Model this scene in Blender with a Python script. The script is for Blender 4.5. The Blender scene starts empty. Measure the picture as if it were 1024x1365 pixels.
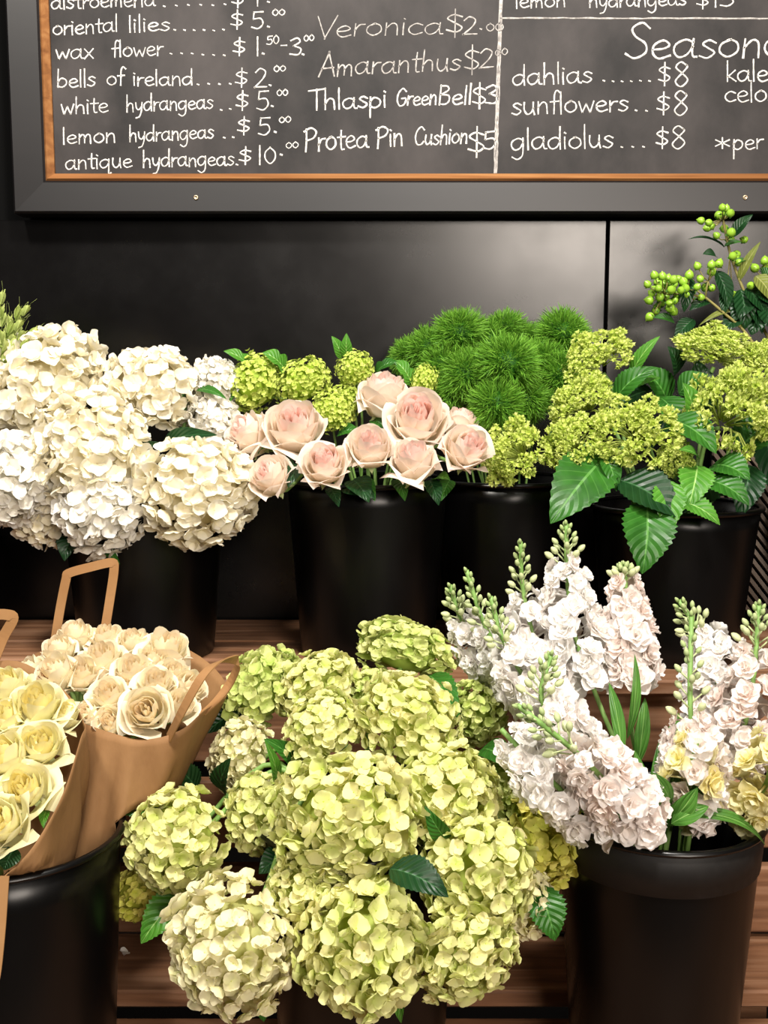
import bpy, math, random
import numpy as np
from mathutils import Vector, Matrix

# ------------------------------------------------------------------ camera, world, lights, exposure
SC = bpy.context.scene
COL = SC.collection
F, PITCH, CZ = 1400.0, math.radians(7.0), 1.45
cam_data = bpy.data.cameras.new('camera')
cam = bpy.data.objects.new('camera', cam_data); COL.objects.link(cam)
cam_data.sensor_fit = 'HORIZONTAL'; cam_data.sensor_width = 36.0; cam_data.lens = F / 1024.0 * 36.0
cam_data.clip_start = 0.05
cam.location = (0, 0, CZ); cam.rotation_euler = (math.pi / 2 - PITCH, 0, 0)
SC.camera = cam
SC.view_settings.view_transform = 'Standard'; SC.view_settings.look = 'None'
SC.view_settings.gamma = 1.0; SC.view_settings.exposure = 0.0
SC.view_settings.use_curve_mapping = False
W = bpy.data.worlds.new('world'); SC.world = W; W.use_nodes = True
W.node_tree.nodes['Background'].inputs[0].default_value = (1.0, 0.93, 0.86, 1)
W.node_tree.nodes['Background'].inputs[1].default_value = 0.05

def area_light(name, loc, target, size, power, color):
    d = bpy.data.lights.new(name, 'AREA'); d.shape = 'DISK'; d.size = size; d.energy = power; d.color = color
    o = bpy.data.objects.new(name, d); COL.objects.link(o)
    o.location = loc
    o.rotation_euler = (Vector(target) - Vector(loc)).to_track_quat('-Z', 'Y').to_euler()
    return o
area_light('ceiling_spot_centre', (0.25, 0.15, 2.95), (-0.05, 1.25, 1.15), 0.25, 54, (1.0, 0.955, 0.89))
area_light('ceiling_spot_side', (-0.75, 0.35, 2.9), (-0.30, 1.2, 1.1), 0.25, 32, (1.0, 0.945, 0.86))
area_light('shop_ceiling_light', (1.05, -2.0, 2.38), (0.15, 1.6, 1.35), 1.3, 96, (1.0, 0.89, 0.78))

# ------------------------------------------------------------------ projection helpers: photo pixel + distance -> place
def at(px, py, Y):
    a = (px - 512.0) / F; b = -(py - 682.5) / F
    cp, sp = math.cos(PITCH), math.sin(PITCH)
    d = Vector((a, cp + b * sp, -sp + b * cp)); t = Y / d.y
    return Vector((0, 0, CZ)) + d * t
def mpp(py, Y):
    b = -(py - 682.5) / F
    return Y / (math.cos(PITCH) + b * math.sin(PITCH)) / F

def lin(h):
    h = h.lstrip('#'); o = []
    for i in (0, 2, 4):
        c = int(h[i:i + 2], 16) / 255.0
        o.append(c / 12.92 if c <= 0.04045 else ((c + 0.055) / 1.055) ** 2.4)
    return tuple(o) + (1.0,)

# ------------------------------------------------------------------ materials
def new_mat(name):
    m = bpy.data.materials.new(name); m.use_nodes = True
    nt = m.node_tree; nt.nodes.clear()
    out = nt.nodes.new('ShaderNodeOutputMaterial')
    return m, nt, out
def N(nt, typ, **kw):
    n = nt.nodes.new(typ)
    for k, v in kw.items(): setattr(n, k, v)
    return n
def mixc(nt, fac, a, b, mode='MIX'):
    n = N(nt, 'ShaderNodeMix', data_type='RGBA', blend_type=mode)
    for sock, val in ((n.inputs[0], fac), (n.inputs[6], a), (n.inputs[7], b)):
        if hasattr(val, 'is_linked') or hasattr(val, 'links'): nt.links.new(val, sock)
        else: sock.default_value = val
    return n.outputs[2]
def ramp(nt, src, stops):
    n = N(nt, 'ShaderNodeValToRGB'); cr = n.color_ramp
    while len(cr.elements) > 1: cr.elements.remove(cr.elements[-1])
    for i, (p, c) in enumerate(stops):
        e = cr.elements[0] if i == 0 else cr.elements.new(p)
        e.position = p; e.color = c if len(c) == 4 else tuple(c) + (1,)
    nt.links.new(src, n.inputs[0]); return n.outputs[0]
def math_n(nt, op, a, b=None):
    n = N(nt, 'ShaderNodeMath', operation=op)
    for s, v in zip(n.inputs, (a, b)):
        if v is None: continue
        if hasattr(v, 'links'): nt.links.new(v, s)
        else: s.default_value = v
    return n.outputs[0]

def petal_mat(name, inner, outer, alt, trans=0.28, rough=0.55):
    """petal colour: inner (base) to outer (edge), each floret leaning towards alt by its own random number"""
    m, nt, out = new_mat(name)
    at_ = N(nt, 'ShaderNodeAttribute', attribute_name='Col')
    sp = N(nt, 'ShaderNodeSeparateColor'); nt.links.new(at_.outputs['Color'], sp.inputs[0])
    c = mixc(nt, sp.outputs[0], lin(inner), lin(outer))
    c = mixc(nt, sp.outputs[1], c, lin(alt))
    p = N(nt, 'ShaderNodeBsdfPrincipled'); nt.links.new(c, p.inputs['Base Color'])
    p.inputs['Roughness'].default_value = rough; p.inputs['Specular IOR Level'].default_value = 0.25
    t = N(nt, 'ShaderNodeBsdfTranslucent'); nt.links.new(c, t.inputs[0])
    mx = N(nt, 'ShaderNodeMixShader'); mx.inputs[0].default_value = trans
    nt.links.new(p.outputs[0], mx.inputs[1]); nt.links.new(t.outputs[0], mx.inputs[2]); nt.links.new(mx.outputs[0], out.inputs[0])
    return m
def leaf_mat(name, dark, light, vein, nv=8, rough=0.38):
    m, nt, out = new_mat(name)
    at_ = N(nt, 'ShaderNodeAttribute', attribute_name='Col')
    sp = N(nt, 'ShaderNodeSeparateColor'); nt.links.new(at_.outputs['Color'], sp.inputs[0])
    u = math_n(nt, 'ABSOLUTE', math_n(nt, 'SUBTRACT', sp.outputs[0], 0.5))
    s = math_n(nt, 'SUBTRACT', math_n(nt, 'MULTIPLY', sp.outputs[1], float(nv)), math_n(nt, 'MULTIPLY', u, 4.0))
    fr = math_n(nt, 'ABSOLUTE', math_n(nt, 'SUBTRACT', math_n(nt, 'FRACT', s), 0.5))
    side = math_n(nt, 'LESS_THAN', fr, 0.055)
    mid = math_n(nt, 'LESS_THAN', u, 0.022)
    v = math_n(nt, 'MAXIMUM', math_n(nt, 'MULTIPLY', side, 0.28), mid)
    no = N(nt, 'ShaderNodeTexNoise'); no.inputs['Scale'].default_value = 45.0
    tc = N(nt, 'ShaderNodeTexCoord'); nt.links.new(tc.outputs['Object'], no.inputs['Vector'])
    f = math_n(nt, 'MULTIPLY', no.outputs['Fac'], sp.outputs[2])
    c = mixc(nt, f, lin(dark), lin(light)); c = mixc(nt, v, c, lin(vein))
    p = N(nt, 'ShaderNodeBsdfPrincipled'); nt.links.new(c, p.inputs['Base Color'])
    p.inputs['Roughness'].default_value = rough; p.inputs['Specular IOR Level'].default_value = 0.4
    bu = N(nt, 'ShaderNodeBump'); bu.inputs['Strength'].default_value = 0.5; bu.inputs['Distance'].default_value = 0.002
    nt.links.new(math_n(nt, 'MULTIPLY', fr, 2.0), bu.inputs['Height']); nt.links.new(bu.outputs[0], p.inputs['Normal'])
    t = N(nt, 'ShaderNodeBsdfTranslucent'); nt.links.new(c, t.inputs[0])
    mx = N(nt, 'ShaderNodeMixShader'); mx.inputs[0].default_value = 0.18
    nt.links.new(p.outputs[0], mx.inputs[1]); nt.links.new(t.outputs[0], mx.inputs[2]); nt.links.new(mx.outputs[0], out.inputs[0])
    return m
def plain_mat(name, col, rough=0.5, spec=0.5, noise=0.0, nscale=20.0, col2=None, metallic=0.0, stretch=(1, 1, 1), bump=0.0, rough2=None):
    m, nt, out = new_mat(name)
    p = N(nt, 'ShaderNodeBsdfPrincipled'); p.inputs['Roughness'].default_value = rough
    p.inputs['Specular IOR Level'].default_value = spec; p.inputs['Metallic'].default_value = metallic
    p.inputs['Base Color'].default_value = lin(col)
    if col2:
        tc = N(nt, 'ShaderNodeTexCoord'); mp = N(nt, 'ShaderNodeMapping'); mp.inputs['Scale'].default_value = stretch
        nt.links.new(tc.outputs['Object'], mp.inputs[0])
        no = N(nt, 'ShaderNodeTexNoise'); no.inputs['Scale'].default_value = nscale; no.inputs['Detail'].default_value = 6.0
        no.inputs['Roughness'].default_value = 0.6
        nt.links.new(mp.outputs[0], no.inputs['Vector'])
        c = ramp(nt, no.outputs['Fac'], [(0.32, lin(col)), (0.72, lin(col2))])
        nt.links.new(c, p.inputs['Base Color'])
        if rough2 is not None:
            r = N(nt, 'ShaderNodeMapRange'); r.inputs[1].default_value = 0.3; r.inputs[2].default_value = 0.7
            r.inputs[3].default_value = rough; r.inputs[4].default_value = rough2
            nt.links.new(no.outputs['Fac'], r.inputs[0]); nt.links.new(r.outputs[0], p.inputs['Roughness'])
        if bump:
            bu = N(nt, 'ShaderNodeBump'); bu.inputs['Strength'].default_value = bump; bu.inputs['Distance'].default_value = 0.003
            nt.links.new(no.outputs['Fac'], bu.inputs['Height']); nt.links.new(bu.outputs[0], p.inputs['Normal'])
    nt.links.new(p.outputs[0], out.inputs[0]); return m
def wood_mat(name, a, b, c):
    m, nt, out = new_mat(name)
    tc = N(nt, 'ShaderNodeTexCoord'); mp = N(nt, 'ShaderNodeMapping'); mp.inputs['Scale'].default_value = (1.6, 22, 22)
    nt.links.new(tc.outputs['Object'], mp.inputs[0])
    no = N(nt, 'ShaderNodeTexNoise'); no.inputs['Scale'].default_value = 3.0; no.inputs['Detail'].default_value = 8.0; no.inputs['Distortion'].default_value = 0.6
    nt.links.new(mp.outputs[0], no.inputs['Vector'])
    n2 = N(nt, 'ShaderNodeTexNoise'); n2.inputs['Scale'].default_value = 5.0; n2.inputs['Detail'].default_value = 3.0
    nt.links.new(tc.outputs['Object'], n2.inputs['Vector'])
    c1 = ramp(nt, no.outputs['Fac'], [(0.3, lin(a)), (0.5, lin(b)), (0.72, lin(c))])
    c2 = mixc(nt, n2.outputs['Fac'], c1, lin(a))
    p = N(nt, 'ShaderNodeBsdfPrincipled'); p.inputs['Roughness'].default_value = 0.62; p.inputs['Specular IOR Level'].default_value = 0.3
    nt.links.new(c2, p.inputs['Base Color'])
    bu = N(nt, 'ShaderNodeBump'); bu.inputs['Strength'].default_value = 0.35; bu.inputs['Distance'].default_value = 0.002
    nt.links.new(no.outputs['Fac'], bu.inputs['Height']); nt.links.new(bu.outputs[0], p.inputs['Normal'])
    nt.links.new(p.outputs[0], out.inputs[0]); return m

M = {}
M['wall'] = plain_mat('black_panel', '#040303', 0.23, 0.5, col2='#070606', nscale=9, rough2=0.29)
M['gap'] = plain_mat('black_recess', '#060606', 0.9, 0.1)
M['floor'] = plain_mat('floor_concrete', '#3a3633', 0.7, 0.3, col2='#4a4541', nscale=6)
M['wood'] = wood_mat('rough_timber', '#5c3e2b', '#9e6f4e', '#c99d7c')
M['slate'] = plain_mat('chalkboard_slate', '#191717', 0.62, 0.3, col2='#403b3a', nscale=9.0, stretch=(1, 1, 0.7), bump=0.02)
M['frame'] = plain_mat('black_painted_frame', '#0f0d0e', 0.42, 0.42, col2='#191617', nscale=5, stretch=(0.3, 1, 2))
M['trim'] = wood_mat('golden_oak_trim', '#6f4523', '#9c683a', '#bd8a56')
M['screw'] = plain_mat('screw_metal', '#b9a68c', 0.35, 0.5, metallic=0.8)
M['chalk'] = plain_mat('white_chalk', '#b9b5b0', 0.95, 0.05, col2='#f4f1ec', nscale=160)
M['chalk_faint'] = plain_mat('rubbed_chalk', '#86817e', 0.95, 0.05, col2='#d2cdc8', nscale=160)
M['bucket'] = plain_mat('black_bucket_plastic', '#030303', 0.24, 0.32, col2='#070606', nscale=5, stretch=(1, 1, 0.35), rough2=0.36)
M['collar'] = plain_mat('matt_black_collar', '#110f0e', 0.6, 0.35, col2='#181513', nscale=90)
M['water'] = plain_mat('dark_water', '#0a0c0a', 0.08, 0.5)
M['kraft'] = plain_mat('kraft_paper', '#7b5836', 0.72, 0.25, col2='#94704a', nscale=16, stretch=(1, 1, 0.5), bump=0.55)
M['handle'] = plain_mat('kraft_handle', '#8f663e', 0.65, 0.3, col2='#a17a50', nscale=10)
M['grille'] = plain_mat('grey_brown_slat', '#6b5d52', 0.6, 0.3, col2='#7d6e62', nscale=12)
M['white_hyd'] = petal_mat('white_hydrangea_petal', '#f3e9bf', '#fdfaf3', '#faf3da', 0.32)
M['white_cool'] = petal_mat('cool_white_hydrangea_petal', '#f1eedd', '#fcfbfa', '#f6f1e4', 0.32)
M['lemon'] = petal_mat('lemon_hydrangea_petal', '#b9cc4c', '#e0e399', '#eee8ab', 0.30)
M['lime'] = petal_mat('lime_hydrangea_petal', '#a9c34e', '#cddb83', '#dfe09c', 0.30)
M['cream_hyd'] = petal_mat('cream_hydrangea_petal', '#d3d77f', '#efe8bd', '#f3ecc8', 0.30)
M['gold_hyd'] = petal_mat('yellow_green_hydrangea_petal', '#b9c23a', '#d9d765', '#e2d878', 0.30)
M['bud_hyd'] = petal_mat('budding_hydrangea_petal', '#a9c644', '#d6e570', '#e2ea8e', 0.32)
M['vib'] = petal_mat('viburnum_petal', '#a6c23a', '#cadb68', '#d6e078', 0.3)
M['dia'] = petal_mat('dianthus_blade', '#30691a', '#6ca631', '#82b53e', 0.25)
M['pink_out'] = petal_mat('blush_rose_outer_petal', '#f4ebc8', '#fbeadf', '#fbf1e4', 0.42)
M['pink_in'] = petal_mat('blush_rose_heart_petal', '#fce6d8', '#fef2ea', '#fcdbd2', 0.46)
M['rose_out'] = petal_mat('cream_rose_outer_petal', '#f2eabc', '#fbf3d8', '#f9ecd2', 0.34)
M['rose_in'] = petal_mat('cream_rose_heart_petal', '#f7e8b8', '#fbf1d2', '#f8e6c6', 0.34)
M['yell_out'] = petal_mat('yellow_rose_outer_petal', '#e6e8a4', '#f8f2bf', '#f6efc6', 0.34)
M['yell_in'] = petal_mat('yellow_rose_heart_petal', '#f3e384', '#f9f0aa', '#f8ecac', 0.34)
M['stock'] = petal_mat('white_stock_petal', '#faf7ef', '#fefdfc', '#fdf8f4', 0.40)
M['stock_p'] = petal_mat('blush_white_stock_petal', '#faf1e8', '#fdf9f7', '#fcf0e9', 0.40)
M['stock_y'] = petal_mat('pale_yellow_stock_petal', '#f3ec9c', '#fdf8d2', '#f9f0b8', 0.38)
M['bud'] = petal_mat('pale_green_bud', '#7d9a52', '#b5c48a', '#d9dfae', 0.15)
M['leaf'] = leaf_mat('hydrangea_leaf', '#173f12', '#3c7d26', '#5c9444', 8)
M['leaf_b'] = leaf_mat('bright_leaf', '#2d6d1c', '#64a337', '#97c269', 7)
M['leaf_d'] = leaf_mat('dark_leaf', '#0c2a12', '#1c4720', '#37623a', 8)
M['leaf_s'] = leaf_mat('strap_leaf', '#2d5e1f', '#5c9238', '#86b060', 2)
M['leaf_o'] = leaf_mat('olive_leaf', '#5c6a2a', '#8d9446', '#a6a866', 8)
M['stem'] = plain_mat('green_stem', '#6c9444', 0.5, 0.4, col2='#8db065', nscale=30)
M['twig'] = plain_mat('woody_twig', '#7a7440', 0.6, 0.3, col2='#9a8f58', nscale=30)
M['berry'] = plain_mat('green_berry', '#7fae2c', 0.25, 0.5, col2='#a4cc48', nscale=40)
M['spikelet'] = petal_mat('grass_spikelet', '#7f9c3c', '#b4c46a', '#cdd68a', 0.2)

# ------------------------------------------------------------------ mesh helpers
def grid_faces(nu, nv, closed=False):
    f = []
    for j in range(nv - 1):
        for i in range(nu if closed else nu - 1):
            i2 = (i + 1) % nu
            f.append((j * nu + i, j * nu + i2, (j + 1) * nu + i2, (j + 1) * nu + i))
    return np.array(f, dtype=np.int64)
class MB:
    def __init__(s): s.V = []; s.Fc = []; s.C = []; s.n = 0
    def add(s, V, Fc, C=None):
        V = np.asarray(V, dtype=float).reshape(-1, 3)
        s.V.append(V); s.Fc.append(np.asarray(Fc) + s.n); s.n += len(V)
        if C is None: C = np.full((len(V), 3), 0.5)
        s.C.append(np.asarray(C, dtype=float).reshape(-1, 3)); return s
    def inst(s, V0, F0, C0, mats, pos, rnd=None):
        """many transformed copies of one little shape (petals of one bloom)"""
        k = len(pos); n = len(V0)
        V = np.einsum('kij,nj->kni', mats, V0) + pos[:, None, :]
        Fc = (F0[None] + (np.arange(k) * n)[:, None, None]).reshape(-1, 4)
        C = np.repeat(C0[None], k, 0).copy()
        if rnd is not None: C[:, :, 1] = rnd[:, None]
        return s.add(V.reshape(-1, 3), Fc, C.reshape(-1, 3))
    def mesh(s, name, smooth=True):
        me = bpy.data.meshes.new(name)
        V = np.concatenate(s.V); Fc = np.concatenate(s.Fc); C = np.concatenate(s.C)
        me.from_pydata(V.tolist(), [], Fc.tolist())
        a = me.color_attributes.new('Col', 'FLOAT_COLOR', 'POINT')
        a.data.foreach_set('color', np.concatenate([C, np.ones((len(C), 1))], 1).astype(np.float32).ravel())
        if smooth: me.polygons.foreach_set('use_smooth', np.ones(len(me.polygons), dtype=bool))
        me.update(); return me
def link(name, me, mat, parent=None, loc=None, rot=None, scale=None):
    o = bpy.data.objects.new(name, me); COL.objects.link(o)
    if mat is not None:
        if len(me.materials) == 0: me.materials.append(mat)
        elif me.materials[0] is not mat:
            o.material_slots[0].link = 'OBJECT'; o.material_slots[0].material = mat
    if parent is not None: o.parent = parent
    if loc is not None: o.location = loc
    if rot is not None: o.rotation_euler = rot.to_euler() if isinstance(rot, Matrix) else rot
    if scale is not None: o.scale = scale
    return o
def tag(o, label, cat, group=None, kind=None):
    o['label'] = label; o['category'] = cat
    if group: o['group'] = group
    if kind: o['kind'] = kind
    return o
def empty(name, loc, label, cat, group=None):
    o = bpy.data.objects.new(name, None); COL.objects.link(o); o.location = loc
    o.empty_display_size = 0.02
    return tag(o, label, cat, group)
def structure(o): o['kind'] = 'structure'; return o
def box_mb(mb, lo, hi, bev=0.0):
    lo = np.array(lo, float); hi = np.array(hi, float)
    b = min(bev, *(0.45 * (hi - lo)))
    if b <= 0:
        V = [(x, y, z) for z in (lo[2], hi[2]) for y in (lo[1], hi[1]) for x in (lo[0], hi[0])]
        return mb.add(V, [(0, 2, 3, 1), (4, 5, 7, 6), (0, 1, 5, 4), (2, 6, 7, 3), (0, 4, 6, 2), (1, 3, 7, 5)])
    # bevelled: three nested slabs joined as one closed hull
    rings = []
    for z, ins in ((lo[2], b), (lo[2] + b, 0), (hi[2] - b, 0), (hi[2], b)):
        x0, x1, y0, y1 = lo[0] + ins, hi[0] - ins, lo[1] + ins, hi[1] - ins
        c = b * 0.6
        rings += [(x0 + c, y0, z), (x1 - c, y0, z), (x1, y0 + c, z), (x1, y1 - c, z), (x1 - c, y1, z), (x0 + c, y1, z), (x0, y1 - c, z), (x0, y0 + c, z)]
    f = grid_faces(8, 4, True).tolist()
    for o, rev in ((0, True), (24, False)):
        q = [(0, 1, 2, 7), (2, 3, 6, 7), (3, 4, 5, 6)]
        f += [tuple(o + k for k in (r[::-1] if rev else r)) for r in q]
    return mb.add(rings, f)
def tube_mb(mb, pts, r, n=7, r_end=None, flat=None):
    P = np.array([tuple(p) for p in pts], float); k = len(P)
    T = np.gradient(P, axis=0); T /= np.linalg.norm(T, axis=1)[:, None] + 1e-9
    up = np.array([0.13, 0.91, 0.31]);
    if abs(T[0] @ up) > 0.95: up = np.array([1.0, 0, 0])
    a = np.cross(T[0], up); a /= np.linalg.norm(a)
    rad = np.linspace(r, r if r_end is None else r_end, k); V = []
    th = np.linspace(0, 2 * math.pi, n, endpoint=False)
    for i in range(k):
        a = a - T[i] * (a @ T[i]); a /= np.linalg.norm(a); b = np.cross(T[i], a)
        V.append(P[i] + rad[i] * (np.cos(th)[:, None] * a + np.sin(th)[:, None] * b))
    V.insert(0, np.repeat(P[:1], n, 0) + 0.05 * (V[0] - P[0])); V.append(np.repeat(P[-1:], n, 0) + 0.05 * (V[-1] - P[-1]))
    return mb.add(np.concatenate(V), grid_faces(n, k + 2, True))
def bez(p0, p1, p2, p3, n=14):
    p = [np.array(tuple(x), float) for x in (p0, p1, p2, p3)]
    return [((1 - t) ** 3) * p[0] + 3 * (1 - t) ** 2 * t * p[1] + 3 * (1 - t) * t * t * p[2] + t ** 3 * p[3] for t in np.linspace(0, 1, n)]
def catmull(pts, m=6):
    P = [np.array(p, float) for p in pts]
    if len(P) < 3: return [P[0] + (P[-1] - P[0]) * t for t in np.linspace(0, 1, m)]
    Q = [2 * P[0] - P[1]] + P + [2 * P[-1] - P[-2]]; out = []
    for i in range(1, len(Q) - 2):
        a, b, c, d = Q[i - 1:i + 3]
        for t in np.linspace(0, 1, m, endpoint=False):
            out.append(0.5 * (2 * b + (c - a) * t + (2 * a - 5 * b + 4 * c - d) * t * t + (3 * b - a - 3 * c + d) * t ** 3))
    out.append(P[-1]); return out
def lathe_mb(mb, prof, n=48):
    th = np.linspace(0, 2 * math.pi, n, endpoint=False)
    V = [(r * math.cos(t), r * math.sin(t), z) for r, z in prof for t in th]
    return mb.add(V, grid_faces(n, len(prof), True))
def frame_from(z, xhint=(1, 0, 0)):
    """rotation whose local z is the given direction and local x stays near xhint"""
    z = Vector(z).normalized(); x = Vector(xhint); x = x - z * x.dot(z)
    if x.length < 1e-3: x = Vector((0, 1, 0)) - z * z.y
    x.normalize(); y = z.cross(x)
    return Matrix((x, y, z)).transposed()
def ortho(zs, rng):
    """k rotations (k,3,3) with local z along zs and a random roll"""
    zs = zs / np.linalg.norm(zs, axis=1)[:, None]
    h = rng.normal(size=zs.shape); x = np.cross(h, zs); x /= np.linalg.norm(x, axis=1)[:, None]
    y = np.cross(zs, x)
    return np.stack([x, y, zs], axis=2)
def rotz(a):
    c, s = np.cos(a), np.sin(a); o = np.zeros((len(a), 3, 3)); o[:, 0, 0] = c; o[:, 0, 1] = -s; o[:, 1, 0] = s; o[:, 1, 1] = c; o[:, 2, 2] = 1
    return o
def rotx(a):
    c, s = np.cos(a), np.sin(a); o = np.zeros((len(a), 3, 3)); o[:, 1, 1] = c; o[:, 1, 2] = -s; o[:, 2, 1] = s; o[:, 2, 2] = c; o[:, 0, 0] = 1
    return o

# ------------------------------------------------------------------ leaves
def leaf_mesh(name, base, tip, width, normal, origin, droop=0.15, fold=0.25, serr=0.0, lobes=0, twist=0.0, bright=1.0, shape=0.8, wave=0.0, seed=0):
    """a leaf from base to tip; normal = the side it shows; droop bows it, fold creases it on the midrib"""
    rng = np.random.default_rng(seed)
    base, tip, nrm = (np.array(tuple(v), float) for v in (base, tip, normal))
    d = tip - base; L = np.linalg.norm(d); d /= L
    nrm = nrm - d * (nrm @ d); nrm /= np.linalg.norm(nrm); side = np.cross(d, nrm)
    nu, nv = 9, 26
    V = []; C = []; ph = rng.uniform(0, 6)
    for j in range(nv):
        v = j / (nv - 1)
        w = (math.sin(math.pi * v ** shape) ** 0.8 if 0 < v < 1 else 0.0) * (1 - 0.25 * v) + 0.012
        if lobes: w *= 0.62 + 0.55 * abs(math.sin(lobes * math.pi * v * 0.5 + 0.9))
        tw = twist * v
        for i in range(nu):
            s = -1 + 2 * i / (nu - 1)
            ww = w * width * 0.5
            if serr and abs(s) == 1: ww *= 1 + serr * (1 if j % 2 else -1)
            x = s * ww; z = fold * abs(s) * ww * 1.1 - droop * L * ((2 * v - 1) ** 2 - 1) * 1.0
            z += wave * ww * math.sin(9 * v + ph + 2 * s) * abs(s)
            xx = x * math.cos(tw) - z * 0 ; zz = z + x * math.sin(tw)
            V.append(base + d * (L * v) + side * xx + nrm * zz)
            C.append(((s + 1) / 2, v, bright))
    V = np.array(V) - np.array(tuple(origin))
    return MB().add(V, grid_faces(nu, nv), C).mesh(name)
leaf_seed = [100]
def add_leaf(parent, origin, b, t, wpx, mat='leaf', nrm=(0, -0.7, 0.7), label=None, **kw):
    """leaf given by photo points (px, py, Y) of base and tip and a width in pixels"""
    leaf_seed[0] += 1
    B, T = at(*b), at(*t)
    w = wpx * mpp((b[1] + t[1]) / 2, (b[2] + t[2]) / 2)
    me = leaf_mesh('leaf', B, T, w, nrm, origin, seed=leaf_seed[0], **kw)
    o = link('leaf', me, M[mat], parent)
    if label: o['label'] = label
    return o

# ------------------------------------------------------------------ the setting
WALL_Y = 1.64
def zpx(py, Y): return at(512, py, Y).z
PANEL_TOP = zpx(293, WALL_Y)
mb = MB(); box_mb(mb, (-2.2, WALL_Y + 0.02, 0), (2.2, WALL_Y + 0.10, 2.9))
structure(link('wall_back', mb.mesh('wall_back', False), M['gap']))
seam = at(809, 370, WALL_Y).x
for i, (x0, x1) in enumerate(((-2.2, seam - 0.0022), (seam + 0.0022, 2.2))):
    mb = MB(); box_mb(mb, (x0, WALL_Y, 0.0), (x1, WALL_Y + 0.02, PANEL_TOP), 0.002)
    structure(link('wall_panel', mb.mesh('wall_panel', False), M['wall']))
mb = MB(); box_mb(mb, (-2.2, -2.2, -0.06), (2.2, WALL_Y + 0.1, 0.0))
structure(link('floor', mb.mesh('floor', False), M['floor']))

# ------------------------------------------------------------------ chalkboard
FY = 1.595                                    # front of its frame
left = at(12, 142, FY).x; bottom = at(512, 284, FY).z
right, top = 1.05, 2.62
chalkboard = empty('chalkboard', (0.35, WALL_Y, bottom), 'large framed chalkboard price list in white handwriting, hung on the black wall', 'chalkboard')
CO = Vector(chalkboard.location)
fw = 0.0475; tw = 0.0115
def cpart(name, mb, mat, smooth=False, label=None):
    mb.V = [v - np.array(tuple(CO)) for v in mb.V]
    o = link(name, mb.mesh(name, smooth), mat, chalkboard)
    if label: o['label'] = label
    return o
def mitred(x0, x1, z0, z1, w, y0, y1, lip):
    """four mitred bars round a rectangle, slightly raised inner lip"""
    mb = MB(); sec = [(0.0, y1), (0.0, y0 + 0.003), (0.003, y0), (w - 0.003, y0 + lip), (w, y0 + lip + 0.003), (w, y1)]
    rings = []
    for cx, cz, sx, sz in ((x0, z0, 1, 1), (x1, z0, -1, 1), (x1, z1, -1, -1), (x0, z1, 1, -1)):
        rings.append([(cx + sx * o, y, cz + sz * o) for o, y in sec])
    V = np.array(rings).reshape(-1, 3); n = len(sec); f = []
    for k in range(4):
        k2 = (k + 1) % 4
        for i in range(n):
            i2 = (i + 1) % n
            f.append((k * n + i, k2 * n + i, k2 * n + i2, k * n + i2))
    return mb.add(V, f)
cpart('frame', mitred(left, right, bottom, top, fw, FY, WALL_Y - 0.001, 0.004), M['frame'], label='black painted wooden frame')
cpart('inner_trim', mitred(left + fw, right - fw, bottom + fw, top - fw, tw, FY + 0.004, WALL_Y - 0.002, 0.006), M['trim'], label='golden bare wood strip')
SY = FY + 0.017                               # slate surface
mb = MB(); box_mb(mb, (left + fw + 0.004, SY, bottom + fw + 0.004), (right - fw - 0.004, WALL_Y - 0.004, top - fw - 0.004))
cpart('slate', mb, M['slate'])
for sx in (261, 994):
    p = at(sx, 263, FY); mb = MB()
    th = np.linspace(0, 2 * math.pi, 16, endpoint=False)
    prof = [(0.0002, 0.0012), (0.0016, 0.0012), (0.0018, 0.0022), (0.0036, 0.0018), (0.0042, -0.002)]
    V = [(p.x + r * math.cos(t), FY + 0.002 - h, p.z + r * math.sin(t)) for r, h in prof for t in th]
    mb.add(V, grid_faces(16, len(prof), True)); cpart('screw', mb, M['screw'], True, label='small brass coloured screw')

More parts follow.
